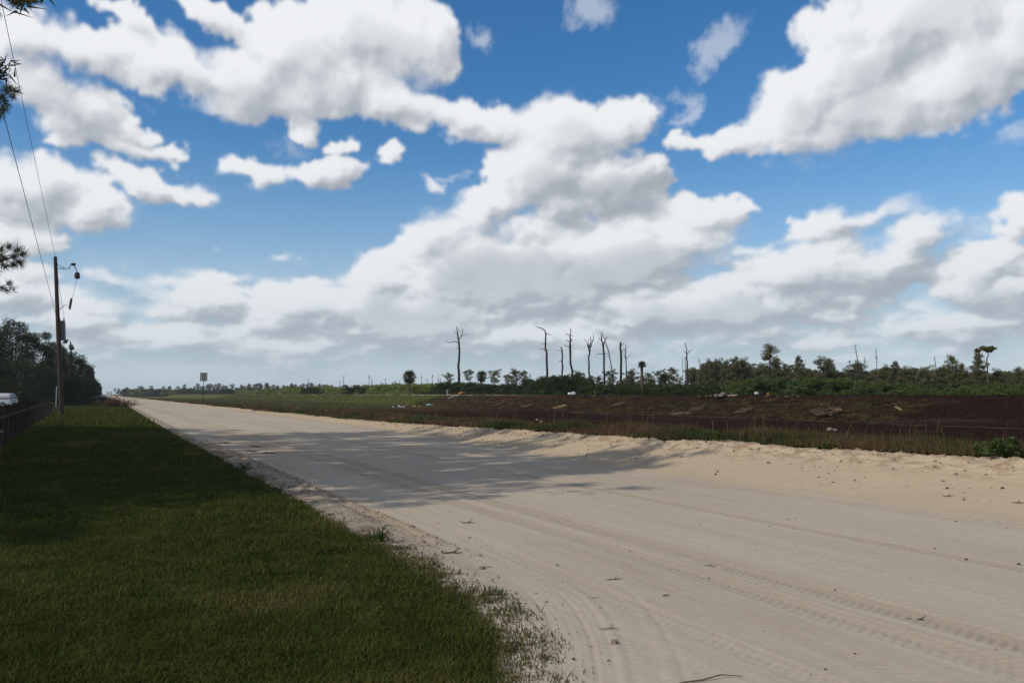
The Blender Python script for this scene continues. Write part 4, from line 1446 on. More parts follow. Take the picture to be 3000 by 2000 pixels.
chunks = []
for (y0, y1, n, w, hh) in [(3.0, 6.0, 110000, .0045, .048), (6, 10, 105000, .007, .052), (10, 18, 110000, .011, .058), (18, 36, 110000, .020, .07), (36, 110, 90000, .05, .10)]:
    y = rng.uniform(y0 ** .7, y1 ** .7, n * 2) ** (1 / .7)
    x = rng.uniform(-.70 * y - .6, .25 * y + .4)
    s, t = w2r(x, y)
    ge = grass_edge(t) + jag(t, 5)
    k = (s < ge + .04) & (s > -13)
    x, y, s, t, ge = [q[k][:n] for q in (x, y, s, t, ge)]
    m = len(x)
    pn = fbm(x * .55, y * .55, 4, 91)
    pf = fbm(x * 2.6, y * 2.6, 3, 92)
    keep = rng.uniform(0, 1, m) < (.55 + .6 * sstep(pf + pn * .5, -.5, .3)) * (1 - .65 * sstep(s, ge - .34, ge + .04) * (y < 11))
    edge = sstep(s, ge - .45, ge - .02)
    h = hh * rng.uniform(.45, 1.25, m) * (1 + .35 * pn) * (1 + .5 * edge * sstep(fbm(t * 1.7, t * 0, 3, 93), -.1, .3))
    tall = rng.uniform(0, 1, m) < .012 + .03 * edge
    h = np.where(tall, h * rng.uniform(1.6, 2.8, m), h)
    tint = np.clip(.32 + .50 * pf * .7 + .35 * sstep(pn, .05, .5) + rng.normal(size=m) * .20 + .12 * edge * (y < 12), 0, 1)
    tint = np.where(tall, tint * .5 + .25, tint)
    z = verge_z(s, t) - .006
    x, y, z, h, tint = [q[keep] for q in (x, y, z, h, tint)]
    chunks.append(blades(x, y, z, h, np.full(len(x), w) * rng.uniform(.7, 1.3, len(x)), rng.uniform(.35, 1.5, len(x)), tint))
# loose runners creeping over the sand at the near edge
tuf = []
for i in range(640):
    t = rng.uniform(2.6, 9.0) if i < 500 else rng.uniform(9, 40)
    sp_ = np.interp(t, [2.6, 5, 7, 9, 40], [.34, .42, .32, .18, .15])
    s = float(grass_edge(t)) + min(rng.exponential(.38) * sp_, .75 * sp_ + .08) - .03
    x0, y0, _ = r2w(s, t)
    nb = rng.integers(8, 34)
    spread = rng.uniform(.015, .07)
    bx, by = x0 + rng.normal(size=nb) * spread * 1.4, y0 + rng.normal(size=nb) * spread
    bs, bt = w2r(bx, by)
    hb = np.full(nb, .034) * rng.uniform(.4, 1.5, nb) * (1 + (rng.uniform() < .12) * .9)
    tint = np.clip(rng.choice([.15, .4, .75]) + rng.normal(size=nb) * .2, 0, 1)
    tuf.append(blades(bx, by, np.maximum(sand_z(bs, bt), land(bs, bt)) - .006, hb, np.full(nb, .005 + .0006 * t), rng.uniform(.3, 1.4, nb), tint))
make_blades('grass', chunks, m_lawn)
make_blades('grass_runners', tuf, grass_mat('runner_blades', (.055, .075, .018), (.105, .105, .035), (.16, .105, .05)))

# tall weeds on the berm beyond the bank
chunks = []
for (t0, t1, n, w, hh) in [(2, 14, 60000, .010, .34), (14, 30, 80000, .016, .36), (30, 65, 80000, .028, .36), (65, 160, 60000, .06, .34)]:
    t = rng.uniform(t0, t1, n)
    cs = crest_s(t) + .25 + jag(t, 8, .22)
    d = rng.beta(1.05, 1.7, n) * lerp1(t, [10, 30, 60], [5.0, 7.0, 9.0])
    s = cs - .06 + d
    pn = fbm(s * .8, t * .45, 4, 95)
    pg = fbm(s * .5, t * .28, 3, 96)
    keep = rng.uniform(0, 1, n) < np.clip(.55 + 1.5 * pn, .10, 1) * (1 - .65 * sstep(d, 2.6, 5.2))
    near_edge = 1 - sstep(d, .15, 1.0)
    h = hh * rng.uniform(.4, 1.25, n) * (1 + .85 * pn) * (1 - .45 * near_edge) * (1 - .35 * sstep(d, 2.5, 5))
    tall = rng.uniform(0, 1, n) < .012
    h = np.where(tall, h * 2.0, h)
    tint = np.clip(.64 - 1.7 * pg + rng.normal(size=n) * .18 + .15 * sstep(d, 2.0, 4.5), 0, 1)
    x, y = s * CA - t * SA, s * SA + t * CA
    z = right_z(s, t) - .02
    x, y, z, h, tint = [q[keep] for q in (x, y, z, h, tint)]
    chunks.append(blades(x, y, z, h, np.full(len(x), w) * rng.uniform(.6, 1.5, len(x)), rng.uniform(.1, .9, len(x)), tint))
make_blades('berm_weeds', chunks, m_weed)
# short turf on the green canal slope and the sods
chunks = []
n = 90000
t = rng.uniform(95, 330, n)
s = rng.uniform(17, 46, n)
z = right_z(s, t)
tint = np.clip(.45 + .5 * fbm(s * .4, t * .1, 3, 97) + rng.normal(size=n) * .15, 0, 1)
chunks.append(blades(s * CA - t * SA, s * SA + t * CA, z - .02, rng.uniform(.06, .2, n), np.full(n, .10), rng.uniform(.2, 1, n), tint))
n = 70000
t = rng.uniform(31, 112, n)
s = rng.uniform(38.8, 44.2, n)
pn = fbm(s * .9, t * .9, 4, 98)
k = pn > -.12
s, t, pn = s[k], t[k], pn[k]
chunks.append(blades(s * CA - t * SA, s * SA + t * CA, right_z(s, t) - .01, rng.uniform(.03, .10, len(s)), np.full(len(s), .045), rng.uniform(.3, 1.2, len(s)), np.clip(.72 - .35 * pn + rng.normal(size=len(s)) * .14, 0, 1)))
m_sod = grass_mat('dry_sod', (0.036, 0.044, 0.013), (0.031, 0.024, 0.012), (0.040, 0.024, 0.014))
make_blades('canal_sods', chunks[1:], m_sod)
make_blades('canal_turf', chunks[:1], grass_mat('canal_turf_blades', (.060, .075, .022), (.095, .098, .036), (.125, .100, .050)))


# broad-leaved weeds
def leafy_weed(px, py_base, s_, W, H, n, label, leafsize=.16):
    x, y = spot(px, s_)
    z = gz(x, y)
    root = empty('broadleaf_weed', (x, y, z), label=label, cat='weed')
    st, lf = MB(), MB()
    for i in range(n):
        a = rng.uniform(0, 6.28)
        e = rng.uniform(.2, 1)
        tip = np.array([math.cos(a) * W * (1 - e * .5) * rng.uniform(.4, 1), math.sin(a) * W * .8 * rng.uniform(.3, 1), H * e * rng.uniform(.7, 1)])
        if i % 3 == 0:
            st.tube([(0, 0, -.03), tip * [.4, .4, .7], tip], [.010, .007, .004], 4)
        # one oval leaf, folded along its rib
        d = np.array([math.cos(a), math.sin(a), rng.uniform(-.5, .6)])
        d /= np.linalg.norm(d)
        sd = np.cross(d, [0, 0, 1.0])
        sd /= np.linalg.norm(sd)
        up = np.cross(sd, d)
        L = leafsize * rng.uniform(.6, 1.3)
        pr = [(0, 0), (.25, .20), (.55, .27), (.85, .14), (1.0, 0)]
        V = [tip + d * L * u - up * L * .12 * u * u for u, _ in pr]
        Lf = [tip + d * L * u + sd * L * w_ + up * L * (.10 - .12 * u * u) for u, w_ in pr[1:4]]
        Rt = [tip + d * L * u - sd * L * w_ + up * L * (.10 - .12 * u * u) for u, w_ in pr[1:4]]
        v = V + Lf + Rt
        lf.add(v, f3=[[0, 1, 5], [3, 4, 7], [0, 8, 1], [3, 10, 4]], f4=[[1, 2, 6, 5], [2, 3, 7, 6], [1, 8, 9, 2], [2, 9, 10, 3]], tint=rng.uniform(0, 1))
    st.build('stem', m_shrub, root)
    lf.build('leaves', m_leafy, root)
    return root


m_leafy = foliage_mat('broad_leaves', (.030, .065, .018), (.075, .135, .035), trans=.25)
leafy_weed(2302, 1050, 12.75, .26, .36, 130, 'large broad-leaved green weed growing on the crest of the sand bank at the right', .11)
leafy_weed(2262, 1050, 12.95, .25, .30, 50, 'smaller leafy weed just left of the large broad-leaved one on the bank', .12)
leafy_weed(1905, 1030, 13.0, .30, .22, 60, 'low bright green weed on the bank crest, right of the middle of the picture', .10)
leafy_weed(1632, 1015, 13.1, .30, .20, 50, 'low green weed among dry grass where the bank comes out of the tree shadow', .09)
leafy_weed(878, 1245, 2.72, .10, .20, 40, 'upright leafy weed at the edge of the turf beside the crumbly sand', .05)
leafy_weed(562, 1075, 2.72, .22, .16, 60, 'low sprawling weed at the turf edge near the far end of the shadow', .06)

# ------------------------------------------------------------------ man-made things and litter
m_pole = simple_mat('creosoted_wood', (.050, .036, .028), .85, .2, var=.35, scale=5, bump=.006)
m_fence = simple_mat('weathered_fence_wood', (.055, .045, .038), .95, .1, var=.35, scale=7, bump=.004)
m_steel = simple_mat('galvanised_steel', (.16, .17, .18), .55, .5, .6)
m_grey = simple_mat('grey_tank', (.10, .105, .11), .5, .4, 0)
m_darkmetal = simple_mat('dark_metal', (.03, .03, .032), .5, .4, .4)
m_ceramic = simple_mat('brown_insulator', (.10, .07, .06), .3, .6)
m_wire = simple_mat('weathered_wire', (.10, .10, .11), .6, .3, .3)
m_white = simple_mat('white_paint', (.42, .45, .49), .35, .5, 0, var=.04)
m_glass = simple_mat('tinted_glass', (.012, .014, .017), .08, .8, 0, var=.05)
m_tyre = simple_mat('black_rubber', (.015, .015, .016), .85, .2)
m_red = simple_mat('red_lens', (.12, .012, .012), .25, .6)
m_bin = simple_mat('dark_bin_plastic', (.022, .028, .045), .55, .4)
m_board = simple_mat('grey_pallet_wood', (.085, .060, .042), .9, .1, var=.3, scale=6, bump=.003)
m_board2 = simple_mat('yellow_pallet_wood', (.24, .165, .085), .85, .1, var=.25, scale=6)
m_stick = simple_mat('dry_stick', (.13, .095, .07), .95, .1, var=.35, scale=20)
m_bark2 = simple_mat('dark_bark_chip', (.06, .045, .038), .95, .1, var=.35, scale=20)
m_pebble = simple_mat('dark_pebble', (.07, .055, .045), .9, .2, var=.4, scale=30)
m_sandstone = simple_mat('pale_limerock', (.20, .165, .145), .95, .1, var=.25, scale=5, bump=.02, bscale=9)
m_orange = simple_mat('orange_plastic', (.38, .14, .02), .5, .4)
m_yellow = simple_mat('yellow_plastic', (.50, .28, .03), .5, .4)
m_cyan = simple_mat('pale_blue_plastic', (.30, .62, .65), .5, .4)
m_signface = simple_mat('sign_white', (.30, .32, .33), .45, .4, var=.03)
m_signblack = simple_mat('sign_black', (.012, .012, .014), .5, .3)
m_root = simple_mat('brush_pile_stems', (.07, .048, .035), .95, .1, var=.4, scale=12)
m_deadleaf = foliage_mat('withered_leaves', (.045, .026, .016), (.13, .075, .04), trans=.1)


def text_part(body, size, loc, rot, parent, name='lettering', mat=None, depth=.004):
    cu = bpy.data.curves.new(name, 'FONT')
    cu.body, cu.size, cu.extrude, cu.align_x, cu.align_y = body, size, depth, 'CENTER', 'CENTER'
    cu.offset = size * .018
    tmp = bpy.data.objects.new('tmp', cu)
    COL.objects.link(tmp)
    dg = bpy.context.evaluated_depsgraph_get()
    me = bpy.data.meshes.new_from_object(tmp.evaluated_get(dg))
    bpy.data.objects.remove(tmp)
    me.materials.clear()
    me.materials.append(mat or m_signblack)
    o = bpy.data.objects.new(name, me)
    COL.objects.link(o)
    o.parent = parent
    o.location, o.rotation_euler = loc, rot
    return o


# --- utility poles
def utility_pole(px_base, px_top, py_top, Yd, label, full=True):
    x0 = ratio(px_base) * Yd
    g = gz(x0, Yd)
    H = ht(py_top, Yd) - g
    dxt = ratio(px_top) * Yd - x0
    # columns converge towards the top of a tilted picture: bearing of the top seen at its own row
    d = ray(px_top, py_top)
    dxt = d.x / d.y * Yd - x0
    root = empty('utility_pole', (x0, Yd, g), label=label, cat='utility pole')

    def P(h, ox=0, oy=0):
        return np.array([dxt * h / H + ox, oy, h])
    MB().tube([P(-.3), P(H * .35), P(H * .7), P(H)], [.185, .17, .15, .13], 12, rough=.02).build('pole', m_pole, root)
    MB().tube([P(H), P(H + .05)], [.12, .05], 12).build('pole_cap', m_darkmetal, root)
    if not full:
        MB().tube([P(H - .5, .12), P(H - .5, .45)], .03, 6).build('bracket', m_darkmetal, root)
        return root, P, H
    # top bracket with the lightning arrester hanging on the right
    br = MB().tube([P(H - .95, .10), P(H - .95, 1.15)], .028, 6)
    br.tube([P(H - .62, .10), P(H - .92, .70)], .022, 6).tube([P(H - .98, 1.1), P(H - .55, 1.28)], .03, 6)
    br.build('bracket', m_darkmetal, root)
    ins = MB()
    ins.tube([P(H - .70, 1.45), P(H - .55, 1.45), P(H - .5, 1.45)], [.16, .20, .08], 10)
    ins.build('insulator', m_ceramic, root)
    MB().tube([P(H - .60, 1.45), P(H - .95, 1.62), P(H - 1.25, 1.72)], .035, 6).build('jumper', m_darkmetal, root)
    can = MB().tube([P(H - 1.25, 1.72), P(H - 1.32, 1.72), P(H - 1.72, 1.72), P(H - 1.80, 1.72)], [.06, .19, .21, .08], 10)
    can.build('arrester', m_darkmetal, root)
    MB().tube([P(H - 1.80, 1.70), P(H - 2.6, 1.45), P(H - 3.4, 1.25)], .014, 4).build('lead_wire', m_wire, root)
    MB().tube([P(H - 4.3, .18), P(H - 3.9, .60), P(H - 4.05, .85)], .022, 5).build('bracket', m_darkmetal, root)
    cut = MB().tube([P(H - 3.35, 1.18), P(H - 3.5, 1.15), P(H - 4.1, 1.02), P(H - 4.3, 1.0)], [.05, .10, .10, .05], 8)
    cut.build('fuse_cutout', m_ceramic, root)
    tz = H - 5.9
    tk = MB().tube([P(tz - .85, .08, .46), P(tz - .8, .08, .46), P(tz + .6, .08, .46), P(tz + .66, .08, .46), P(tz + .74, .08, .46)], [.19, .235, .235, .25, .12], 16)
    tank = tk.build('transformer_tank', m_grey, root, smooth=False)
    for ox in (-.08, .24):
        b = MB().tube([P(tz + .66, ox, .46), P(tz + .98, ox, .46)], [.06, .035], 8)
        b.build('bushing', m_ceramic, tank)
    MB().tube([P(tz + .3, .14), P(tz + .3, .08, .2)], .04, 6).tube([P(tz - .5, .14), P(tz - .5, .08, .2)], .04, 6).build('tank_bracket', m_darkmetal, root)
    MB().tube([P(tz - 1.3, -.1), P(tz - 1.3, -.35)], .03, 6).tube([P(tz - 1.15, -.35), P(tz - 1.45, -.35)], .06, 8).build('service_insulator', m_ceramic, root)
    MB().tube([P(.2, .19), P(H * .5, .17), P(H - 5, .16)], .018, 5).build('ground_wire', m_wire, root)
    return root, P, H


pole1, P1, H1 = utility_pole(143, 127, 590, 66, 'tall dark wooden utility pole with a transformer and bracketed arrester, nearest on the left')
pole2, P2, H2 = utility_pole(172, 162, 785, 158, 'farther, leaning bare utility pole among the roadside trees', False)


def span(a, b, sag, rad, label, n=24):
    a, b = np.array(a), np.array(b)
    u = np.linspace(0, 1, n)
    p = a + (b - a) * u[:, None]
    p[:, 2] -= sag * 4 * u * (1 - u)
    o = MB().tube(p - a, rad, 5).build('power_line', m_wire)
    o.location = a
    return tag(o, label, 'power line')


top1 = np.array(pole1.location) + P1(H1)
mid1 = np.array(pole1.location) + P1(H1 - 4.6, -.16)
# the previous pole stands behind the camera; the wires run over the grass beside the road
d_ = ray(4, 8)
k_ = 27.0 / d_.y
w1 = np.array([d_.x * k_, d_.y * k_, CAM_H + d_.z * k_])
d_ = ray(14, 285)
k_ = 30.0 / d_.y
w2 = np.array([d_.x * k_, d_.y * k_, CAM_H + d_.z * k_])
span(top1, top1 + (w1 - top1) * 1.9, .0, .011, 'upper wire running from the pole top to the top left corner')
span(mid1, mid1 + (w2 - mid1) * 1.7, .0, .014, 'lower wire running from beside the transformer up to the left edge')
top2 = np.array(pole2.location) + P2(H2)
span(top1, top2 + np.array([0, 0, -.1]), 1.2, .016, 'thin wire between the near and the far utility pole, from the pole top')
span(mid1 + [.3, 0, -1.2], top2 + np.array([.1, 0, -1.6]), 1.3, .016, 'lower thin wire between the near and the far utility pole')
d_ = ray(20, 738)
k_ = 95 / d_.y
span(mid1 + [-.15, 0, -1.7], np.array([d_.x * k_, 95, CAM_H + d_.z * k_]), .8, .016, 'service wire slanting down from the pole to the dark trees on the left')

# --- fence along the lawn
fs0 = -2.45
root = empty('board_fence', tuple(r2w(fs0, 10)), label='long dark weathered post and rail fence along the left of the lawn', cat='fence')
base = root.location.copy()


def F(s, t, z):
    p = r2w(s, t)
    return np.array([p.x - base.x, p.y - base.y, z - base.z])


posts_t = [12.5, 15.4] + [18.0 + 2.05 * i for i in range(30)]
for i, t in enumerate(posts_t):
    s = fs0 - .022 * (t - 20)
    g = float(land(np.array([s]), np.array([t]))[0])
    hh = 1.24 + rng.uniform(-.03, .05)
    mb = MB()
    rr = Matrix.Rotation(RA + rng.uniform(-.05, .05), 3, 'Z')
    mb.box(F(s, t, g + hh / 2 - .1), (.17, .17, hh + .2), rr)
    mb.box(F(s, t, g + hh + .012), (.19, .19, .022), rr)
    mb.build('post', m_fence, root)
for z_ in (.94,):
    for i in range(len(posts_t) - 1):
        ta, tb_ = posts_t[i], posts_t[i + 1]
        sa, sb = fs0 - .022 * (ta - 20) + .08, fs0 - .022 * (tb_ - 20) + .08
        a, b2 = F(sa, ta, z_ + rng.uniform(-.01, .01)), F(sb, tb_, z_ + rng.uniform(-.01, .01))
        c = (a + b2) / 2
        L = np.linalg.norm(b2 - a)
        mb = MB().box(c, (.03, L - .01, .07), Matrix.Rotation(RA + .022, 3, 'Z'))
        mb.build('rail', m_fence, root)
# gate post with pale cap closer to the left edge
X_, Y_ = at(-4, 17.2)
gp = empty('gate_post', (X_, Y_, gz(X_, Y_)), label='stout dark gate post with a pale weathered top at the left edge', cat='post')
MB().box((0, 0, .36), (.16, .16, .82), Matrix.Rotation(RA, 3, 'Z')).build('post', m_fence, gp)
MB().box((0, 0, .79), (.20, .20, .04), Matrix.Rotation(RA, 3, 'Z')).build('cap', m_steel, gp)

# wire fence behind the van
X_, Y_ = at(20, 118)
wf = empty('wire_fence', (X_, Y_, gz(X_, Y_)), label='low dark wire fence running behind the minivan', cat='fence')
for i in range(6):
    MB().tube([(-8 + i * 2.2, i * .21, -.1), (-8 + i * 2.2, i * .21, 1.35)], .035, 6).build('post', m_darkmetal, wf)
MB().tube([(-8, 0, 1.33), (3, 1.05, 1.33)], .025, 5).build('top_rail', m_darkmetal, wf)
wm = MB()
for i in range(5):
    wm.tube([(-8, 0, .2 + i * .25), (3, 1.05, .2 + i * .25)], .008, 3)
wm.build('wires', m_darkmetal, wf)

# light post by the fence end
X_, Y_ = at(129.5, 104)
lp = empty('marker_pole', (X_, Y_, gz(X_, Y_)), label='thin pale upright pole just left of the utility pole', cat='pole')
MB().tube([(0, 0, -.1), (0, 0, 2.55)], .05, 8).build('pole', m_white, lp)
MB().tube([(0, 0, 2.55), (0, 0, 2.63)], [.065, .02], 8).build('cap', m_steel, lp)

# --- minivan
X_, Y_ = at(34.5, 104)
van = empty('minivan', (X_, Y_, gz(X_, Y_) - .02), rz=R(7), label='white minivan seen from its rear side, parked on the lawn at the left edge', cat='minivan')
HW = .98


def ring(x, z0, z1, w0, w1):
    pts = [(-w0 * .85, z0), (w0 * .85, z0), (w0, z0 + .18), (w0 * 1.0, z0 + (z1 - z0) * .6), (w1, z1 - .06), (w1 * .86, z1), (-w1 * .86, z1), (-w1, z1 - .06), (-w0 * 1.0, z0 + (z1 - z0) * .6), (-w0, z0 + .18)]
    return [(x, a, b) for a, b in pts]


st = [(0.0, .42, .98, .86, .84), (-.06, .30, 1.02, .92, .90), (-.35, .26, 1.05, .97, .95), (-1.5, .24, 1.06, .98, .96), (-3.4, .24, 1.05, .98, .96), (-4.3, .25, 1.0, .96, .93), (-4.85, .28, .88, .90, .84), (-5.05, .36, .74, .78, .72)]
body = MB().loft([ring(*a) for a in st]).build('body', m_white, van, smooth=False)
cab = [(-.10, .98, 1.06, .90, .88), (-.16, .98, 1.40, .90, .80), (-.34, 1.0, 1.70, .92, .74), (-.75, 1.0, 1.76, .93, .74), (-2.4, 1.0, 1.78, .93, .74), (-3.1, 1.0, 1.70, .92, .74), (-3.75, 1.0, 1.32, .90, .78), (-4.15, .98, 1.06, .88, .84)]
MB().loft([ring(*a) for a in cab]).build('roof', m_white, van, smooth=False)
for sg in (-1, 1):
    gw = []
    for (xa, xb) in ((-.42, -1.42), (-1.52, -2.42), (-2.52, -3.38)):
        zt = 1.60 if xa > -2.5 else 1.54
        b_ = np.array([[xa, sg * .957, 1.09], [xb, sg * .957, 1.09], [xb + (.0 if xb > -3 else .32), sg * .80, zt], [xa - (.10 if xa > -.5 else 0), sg * .80, zt]])
        o2 = b_ + np.array([0, sg * -.03, 0])
        MB().add(np.concatenate([b_, o2]), f4=[[0, 1, 2, 3], [7, 6, 5, 4], [0, 4, 5, 1], [1, 5, 6, 2], [2, 6, 7, 3], [3, 7, 4, 0]]).build('side_window', m_glass, van)
    tl = MB().loft([[(-.01, sg * .70, .98), (-.01, sg * .93, .98), (-.14, sg * .955, .98), (-.20, sg * .80, .98)], [(-.06, sg * .68, 1.30), (-.06, sg * .86, 1.30), (-.30, sg * .90, 1.30), (-.30, sg * .78, 1.30)]])
    tl.build('tail_light', m_red, van)
    MB().box((-2.0, sg * .985, .84), (.22, .03, .035)).build('door_handle', m_white, van)
    MB().box((-3.55, sg * 1.07, 1.12), (.14, .20, .15)).build('mirror', m_white, van)
    MB().tube([(-.5, sg * .62, 1.80), (-2.8, sg * .62, 1.80)], .022, 6).build('roof_rail', m_steel, van)
    for xw in (-.95, -4.0):
        w_ = MB().tube([(xw, sg * .78, .33), (xw, sg * .99, .33)], .345, 20).build('wheel', m_tyre, van)
        MB().tube([(xw, sg * .985, .33), (xw, sg * 1.0, .33)], .215, 14).build('rim', m_steel, w_)
rw = np.array([[-.075, -.70, 1.14], [-.075, .70, 1.14], [-.27, .62, 1.60], [-.27, -.62, 1.60]])
MB().add(np.concatenate([rw + [.02, 0, 0], rw - [.03, 0, 0]]), f4=[[0, 1, 2, 3], [7, 6, 5, 4], [0, 4, 5, 1], [1, 5, 6, 2], [2, 6, 7, 3], [3, 7, 4, 0]]).build('rear_window', m_glass, van)
MB().box((.03, 0, .42), (.12, 1.78, .20)).build('bumper', m_white, van)
MB().box((.02, 0, .86), (.03, .32, .11)).build('number_plate', m_steel, van)

# --- bin, mailboxes, brush pile
X_, Y_ = at(236, 124)
bn = empty('wheeled_bin', (X_, Y_, gz(X_, Y_)), rz=.5, label='dark blue wheeled rubbish bin standing at the road edge', cat='rubbish bin')


def rect(w, d, z, ox=0):
    return [(ox - w, -d, z), (ox + w, -d, z), (ox + w, d, z), (ox - w, d, z)]


MB().loft([rect(.34, .34, .06), rect(.43, .44, .98), rect(.46, .47, 1.0), rect(.46, .47, 1.06)]).build('body', m_bin, bn)
MB().loft([rect(.47, .50, 1.065), rect(.48, .51, 1.11), rect(.38, .40, 1.18)]).build('lid', m_bin, bn)
MB().tube([(-.3, .56, 1.04), (.3, .56, 1.04)], .025, 6).build('handle', m_bin, bn)
for sx_ in (-.33, .33):
    MB().tube([(sx_ - .04, .36, .14), (sx_ + .04, .36, .14)], .14, 12).build('wheel', m_tyre, bn)


def mailbox(px, Yd, label, rz=0.3):
    x, y = at(px, Yd)
    r_ = empty('mailbox', (x, y, gz(x, y)), rz=rz, label=label, cat='mailbox')
    MB().box((0, 0, .48), (.10, .10, 1.1)).build('post', m_pole, r_)
    MB().box((.12, 0, .98), (.55, .08, .06)).build('arm', m_pole, r_)
    prof = [(-.13, 0)] + [(-.13 * math.cos(a), .16 + .13 * math.sin(a)) for a in np.linspace(0, math.pi, 9)] + [(.13, 0)]
    MB().loft([[(xx, a, 1.02 + b) for a, b in prof] for xx in (-.15, .47)]).build('box', m_darkmetal, r_)
    MB().loft([[(xx, a * 1.04, 1.015 + b * 1.04) for a, b in prof] for xx in (.472, .49)]).build('door', m_darkmetal, r_)
    MB().box((.2, -.145, 1.22), (.04, .012, .16)).build('flag', m_red, r_)
    return r_


mailbox(215, 106, 'dark mailbox on a wooden post beside the wheeled bin')
mailbox(225, 162, 'smaller, farther mailbox at the road edge behind the near one', .1)

X_, Y_ = at(269, 103)
bp_ = empty('brush_pile', (X_, Y_, gz(X_, Y_)), label='heap of cut brown branches and withered fronds at the road edge', cat='brush pile')
mb, lf = MB(), MB()
for i in range(170):
    u = rng.normal() * .55
    c0 = np.array([u + rng.normal() * .3, rng.normal() * .6, abs(rng.normal()) * .10])
    hgt = 1.0 * math.exp(-((u + .35) / .9) ** 2) + .28
    d = rng.normal(size=3) * np.array([.8, .6, .5]) + np.array([0, 0, .35])
    L = rng.uniform(.4, 1.1)
    e = c0 + d / np.linalg.norm(d) * L
    e[2] = min(max(e[2], .05), hgt + .3)
    c0[2] = min(c0[2] + rng.uniform(0, hgt * .6), hgt)
    mb.tube([c0, (c0 + e) / 2 + rng.normal(size=3) * .05, e], [.035, .022, .008], 4, caps=False)
    n_ = 22
    lf.leaves(e + rng.normal(size=(n_, 3)) * .17, .16, .4)
mb.build('branches', m_root, bp_)
lf.build('withered_leaves', m_deadleaf, bp_)
for (a, b2, r_, lab) in [((265, 906, 101), (282, 926, 100), .06, 'long bare log leaning on the brush pile, sloping down towards the road')]:
    p0, p1 = ray(a[0], a[1]), ray(b2[0], b2[1])
    q0 = np.array(p0 / p0.y * a[2]) + [0, 0, CAM_H]
    q1 = np.array(p1 / p1.y * b2[2]) + [0, 0, CAM_H]
    o = MB().tube([q0 - q1, (q0 - q1) * .5 + [0, 0, .03], [0, 0, 0]], [r_, r_ * 1.1, r_ * 1.2], 8, rough=.06).build('log', m_stick)
    o.location = q1
    tag(o, lab, 'log')
# yellow ride-on toy by the drive and the pale strip of the drive
X_, Y_ = at(116, 110)
toy = empty('yellow_cart', (X_, Y_, gz(X_, Y_)), label='small low yellow garden cart beyond the end of the fence', cat='cart')
MB().loft([rect(.30, .22, .22), rect(.42, .30, .46), rect(.44, .32, .48)]).build('tub', m_yellow, toy)
for a in (-.25, .25):
    for b2 in (-.26, .26):
        MB().tube([(a, b2 - .03, .13), (a, b2 + .03, .13)], .13, 10).build('wheel', m_tyre, toy)
MB().tube([(.4, 0, .3), (.9, 0, .55)], .02, 6).build('handle', m_darkmetal, toy)
X_, Y_ = at(90, 122)
dr = new_mesh_object('driveway', np.array([[x, y, 0] for y in (-.6, .6) for x in np.linspace(-6, 6, 13)]) + [0, 0, .0], grid_faces(2, 13), simple_mat('driveway_sand', (.36, .33, .28), .95, .1))
dr.location = (X_, Y_, gz(X_, Y_) + .03)
dr['kind'] = 'structure'

# --- speed limit sign
X_, Y_ = at(467, 121)
gs = gz(X_, Y_)
sg = empty('speed_limit_sign', (X_, Y_, gs), rz=R(16), label='rectangular speed limit sign reading 30 on a thin post beside the road', cat='road sign')
zt, zb = ht(855.5, Y_) - gs, ht(875, Y_) - gs
MB().box((0, .05, zt / 2 - .15), (.09, .07, zt + .2)).build('post', m_darkmetal, sg)
Wp = 1.02
zc = (zt + zb) / 2
Hh = zt - zb
MB().loft([[(a * (Wp / 2), y_, zc + b * Hh / 2) for a, b in ((-1, -.94), (-.93, -1), (.93, -1), (1, -.94), (1, .94), (.93, 1), (-.93, 1), (-1, .94))] for y_ in (-.012, .006)]).build('plate', m_signface, sg)
fr = MB()
for a in (-1, 1):
    fr.box((a * (Wp / 2 - .055), -.016, zc), (.026, .006, Hh - .11))
    fr.box((0, -.016, zc + a * (Hh / 2 - .055)), (Wp - .136, .006, .026))
fr.build('border', m_signblack, sg)
text_part('SPEED', .24, (0, -.018, zc + Hh * .31), (R(90), 0, 0), sg)
text_part('LIMIT', .24, (0, -.018, zc + Hh * .13), (R(90), 0, 0), sg)
text_part('30', .56, (0, -.018, zc - Hh * .22), (R(90), 0, 0), sg, name='number')
MB().tube([(0, -.02, zc + Hh * .42), (0, .06, zc + Hh * .42)], .012, 6).build('bolt', m_steel, sg)

# --- pallets and litter on the canal bank
SLOPE = math.atan(1.5 / 6)


def slope_rot(yaw):
    """Local frame lying on the canal slope (which climbs to the right of the road)."""
    tilt = Matrix.Rotation(RA, 4, 'Z') @ Matrix.Rotation(-SLOPE, 4, 'Y') @ Matrix.Rotation(yaw, 4, 'Z')
    return tilt.to_euler()


def pallet(px, py, label, yaw=0.2, mat=None, s_guess=41.5, lift=.03, name='wooden_pallet', nb=6, miss=()):
    x, y = on_bank(px, py)
    r_ = empty(name, (x, y, gz(x, y) + lift), label=label, cat='pallet')
    r_.rotation_euler = slope_rot(yaw)
    for yy in (-.48, 0, .48):
        MB().box((0, yy, .045), (1.22, .045, .09)).build('stringer', mat or m_board, r_)
    for i in range(nb):
        if i in miss:
            continue
        MB().box((-.55 + i * 1.1 / (nb - 1), 0, .102), (.115, 1.02, .02), Matrix.Rotation(rng.uniform(-.03, .03), 3, 'Z')).build('deck_board', mat or m_board, r_)
    return r_


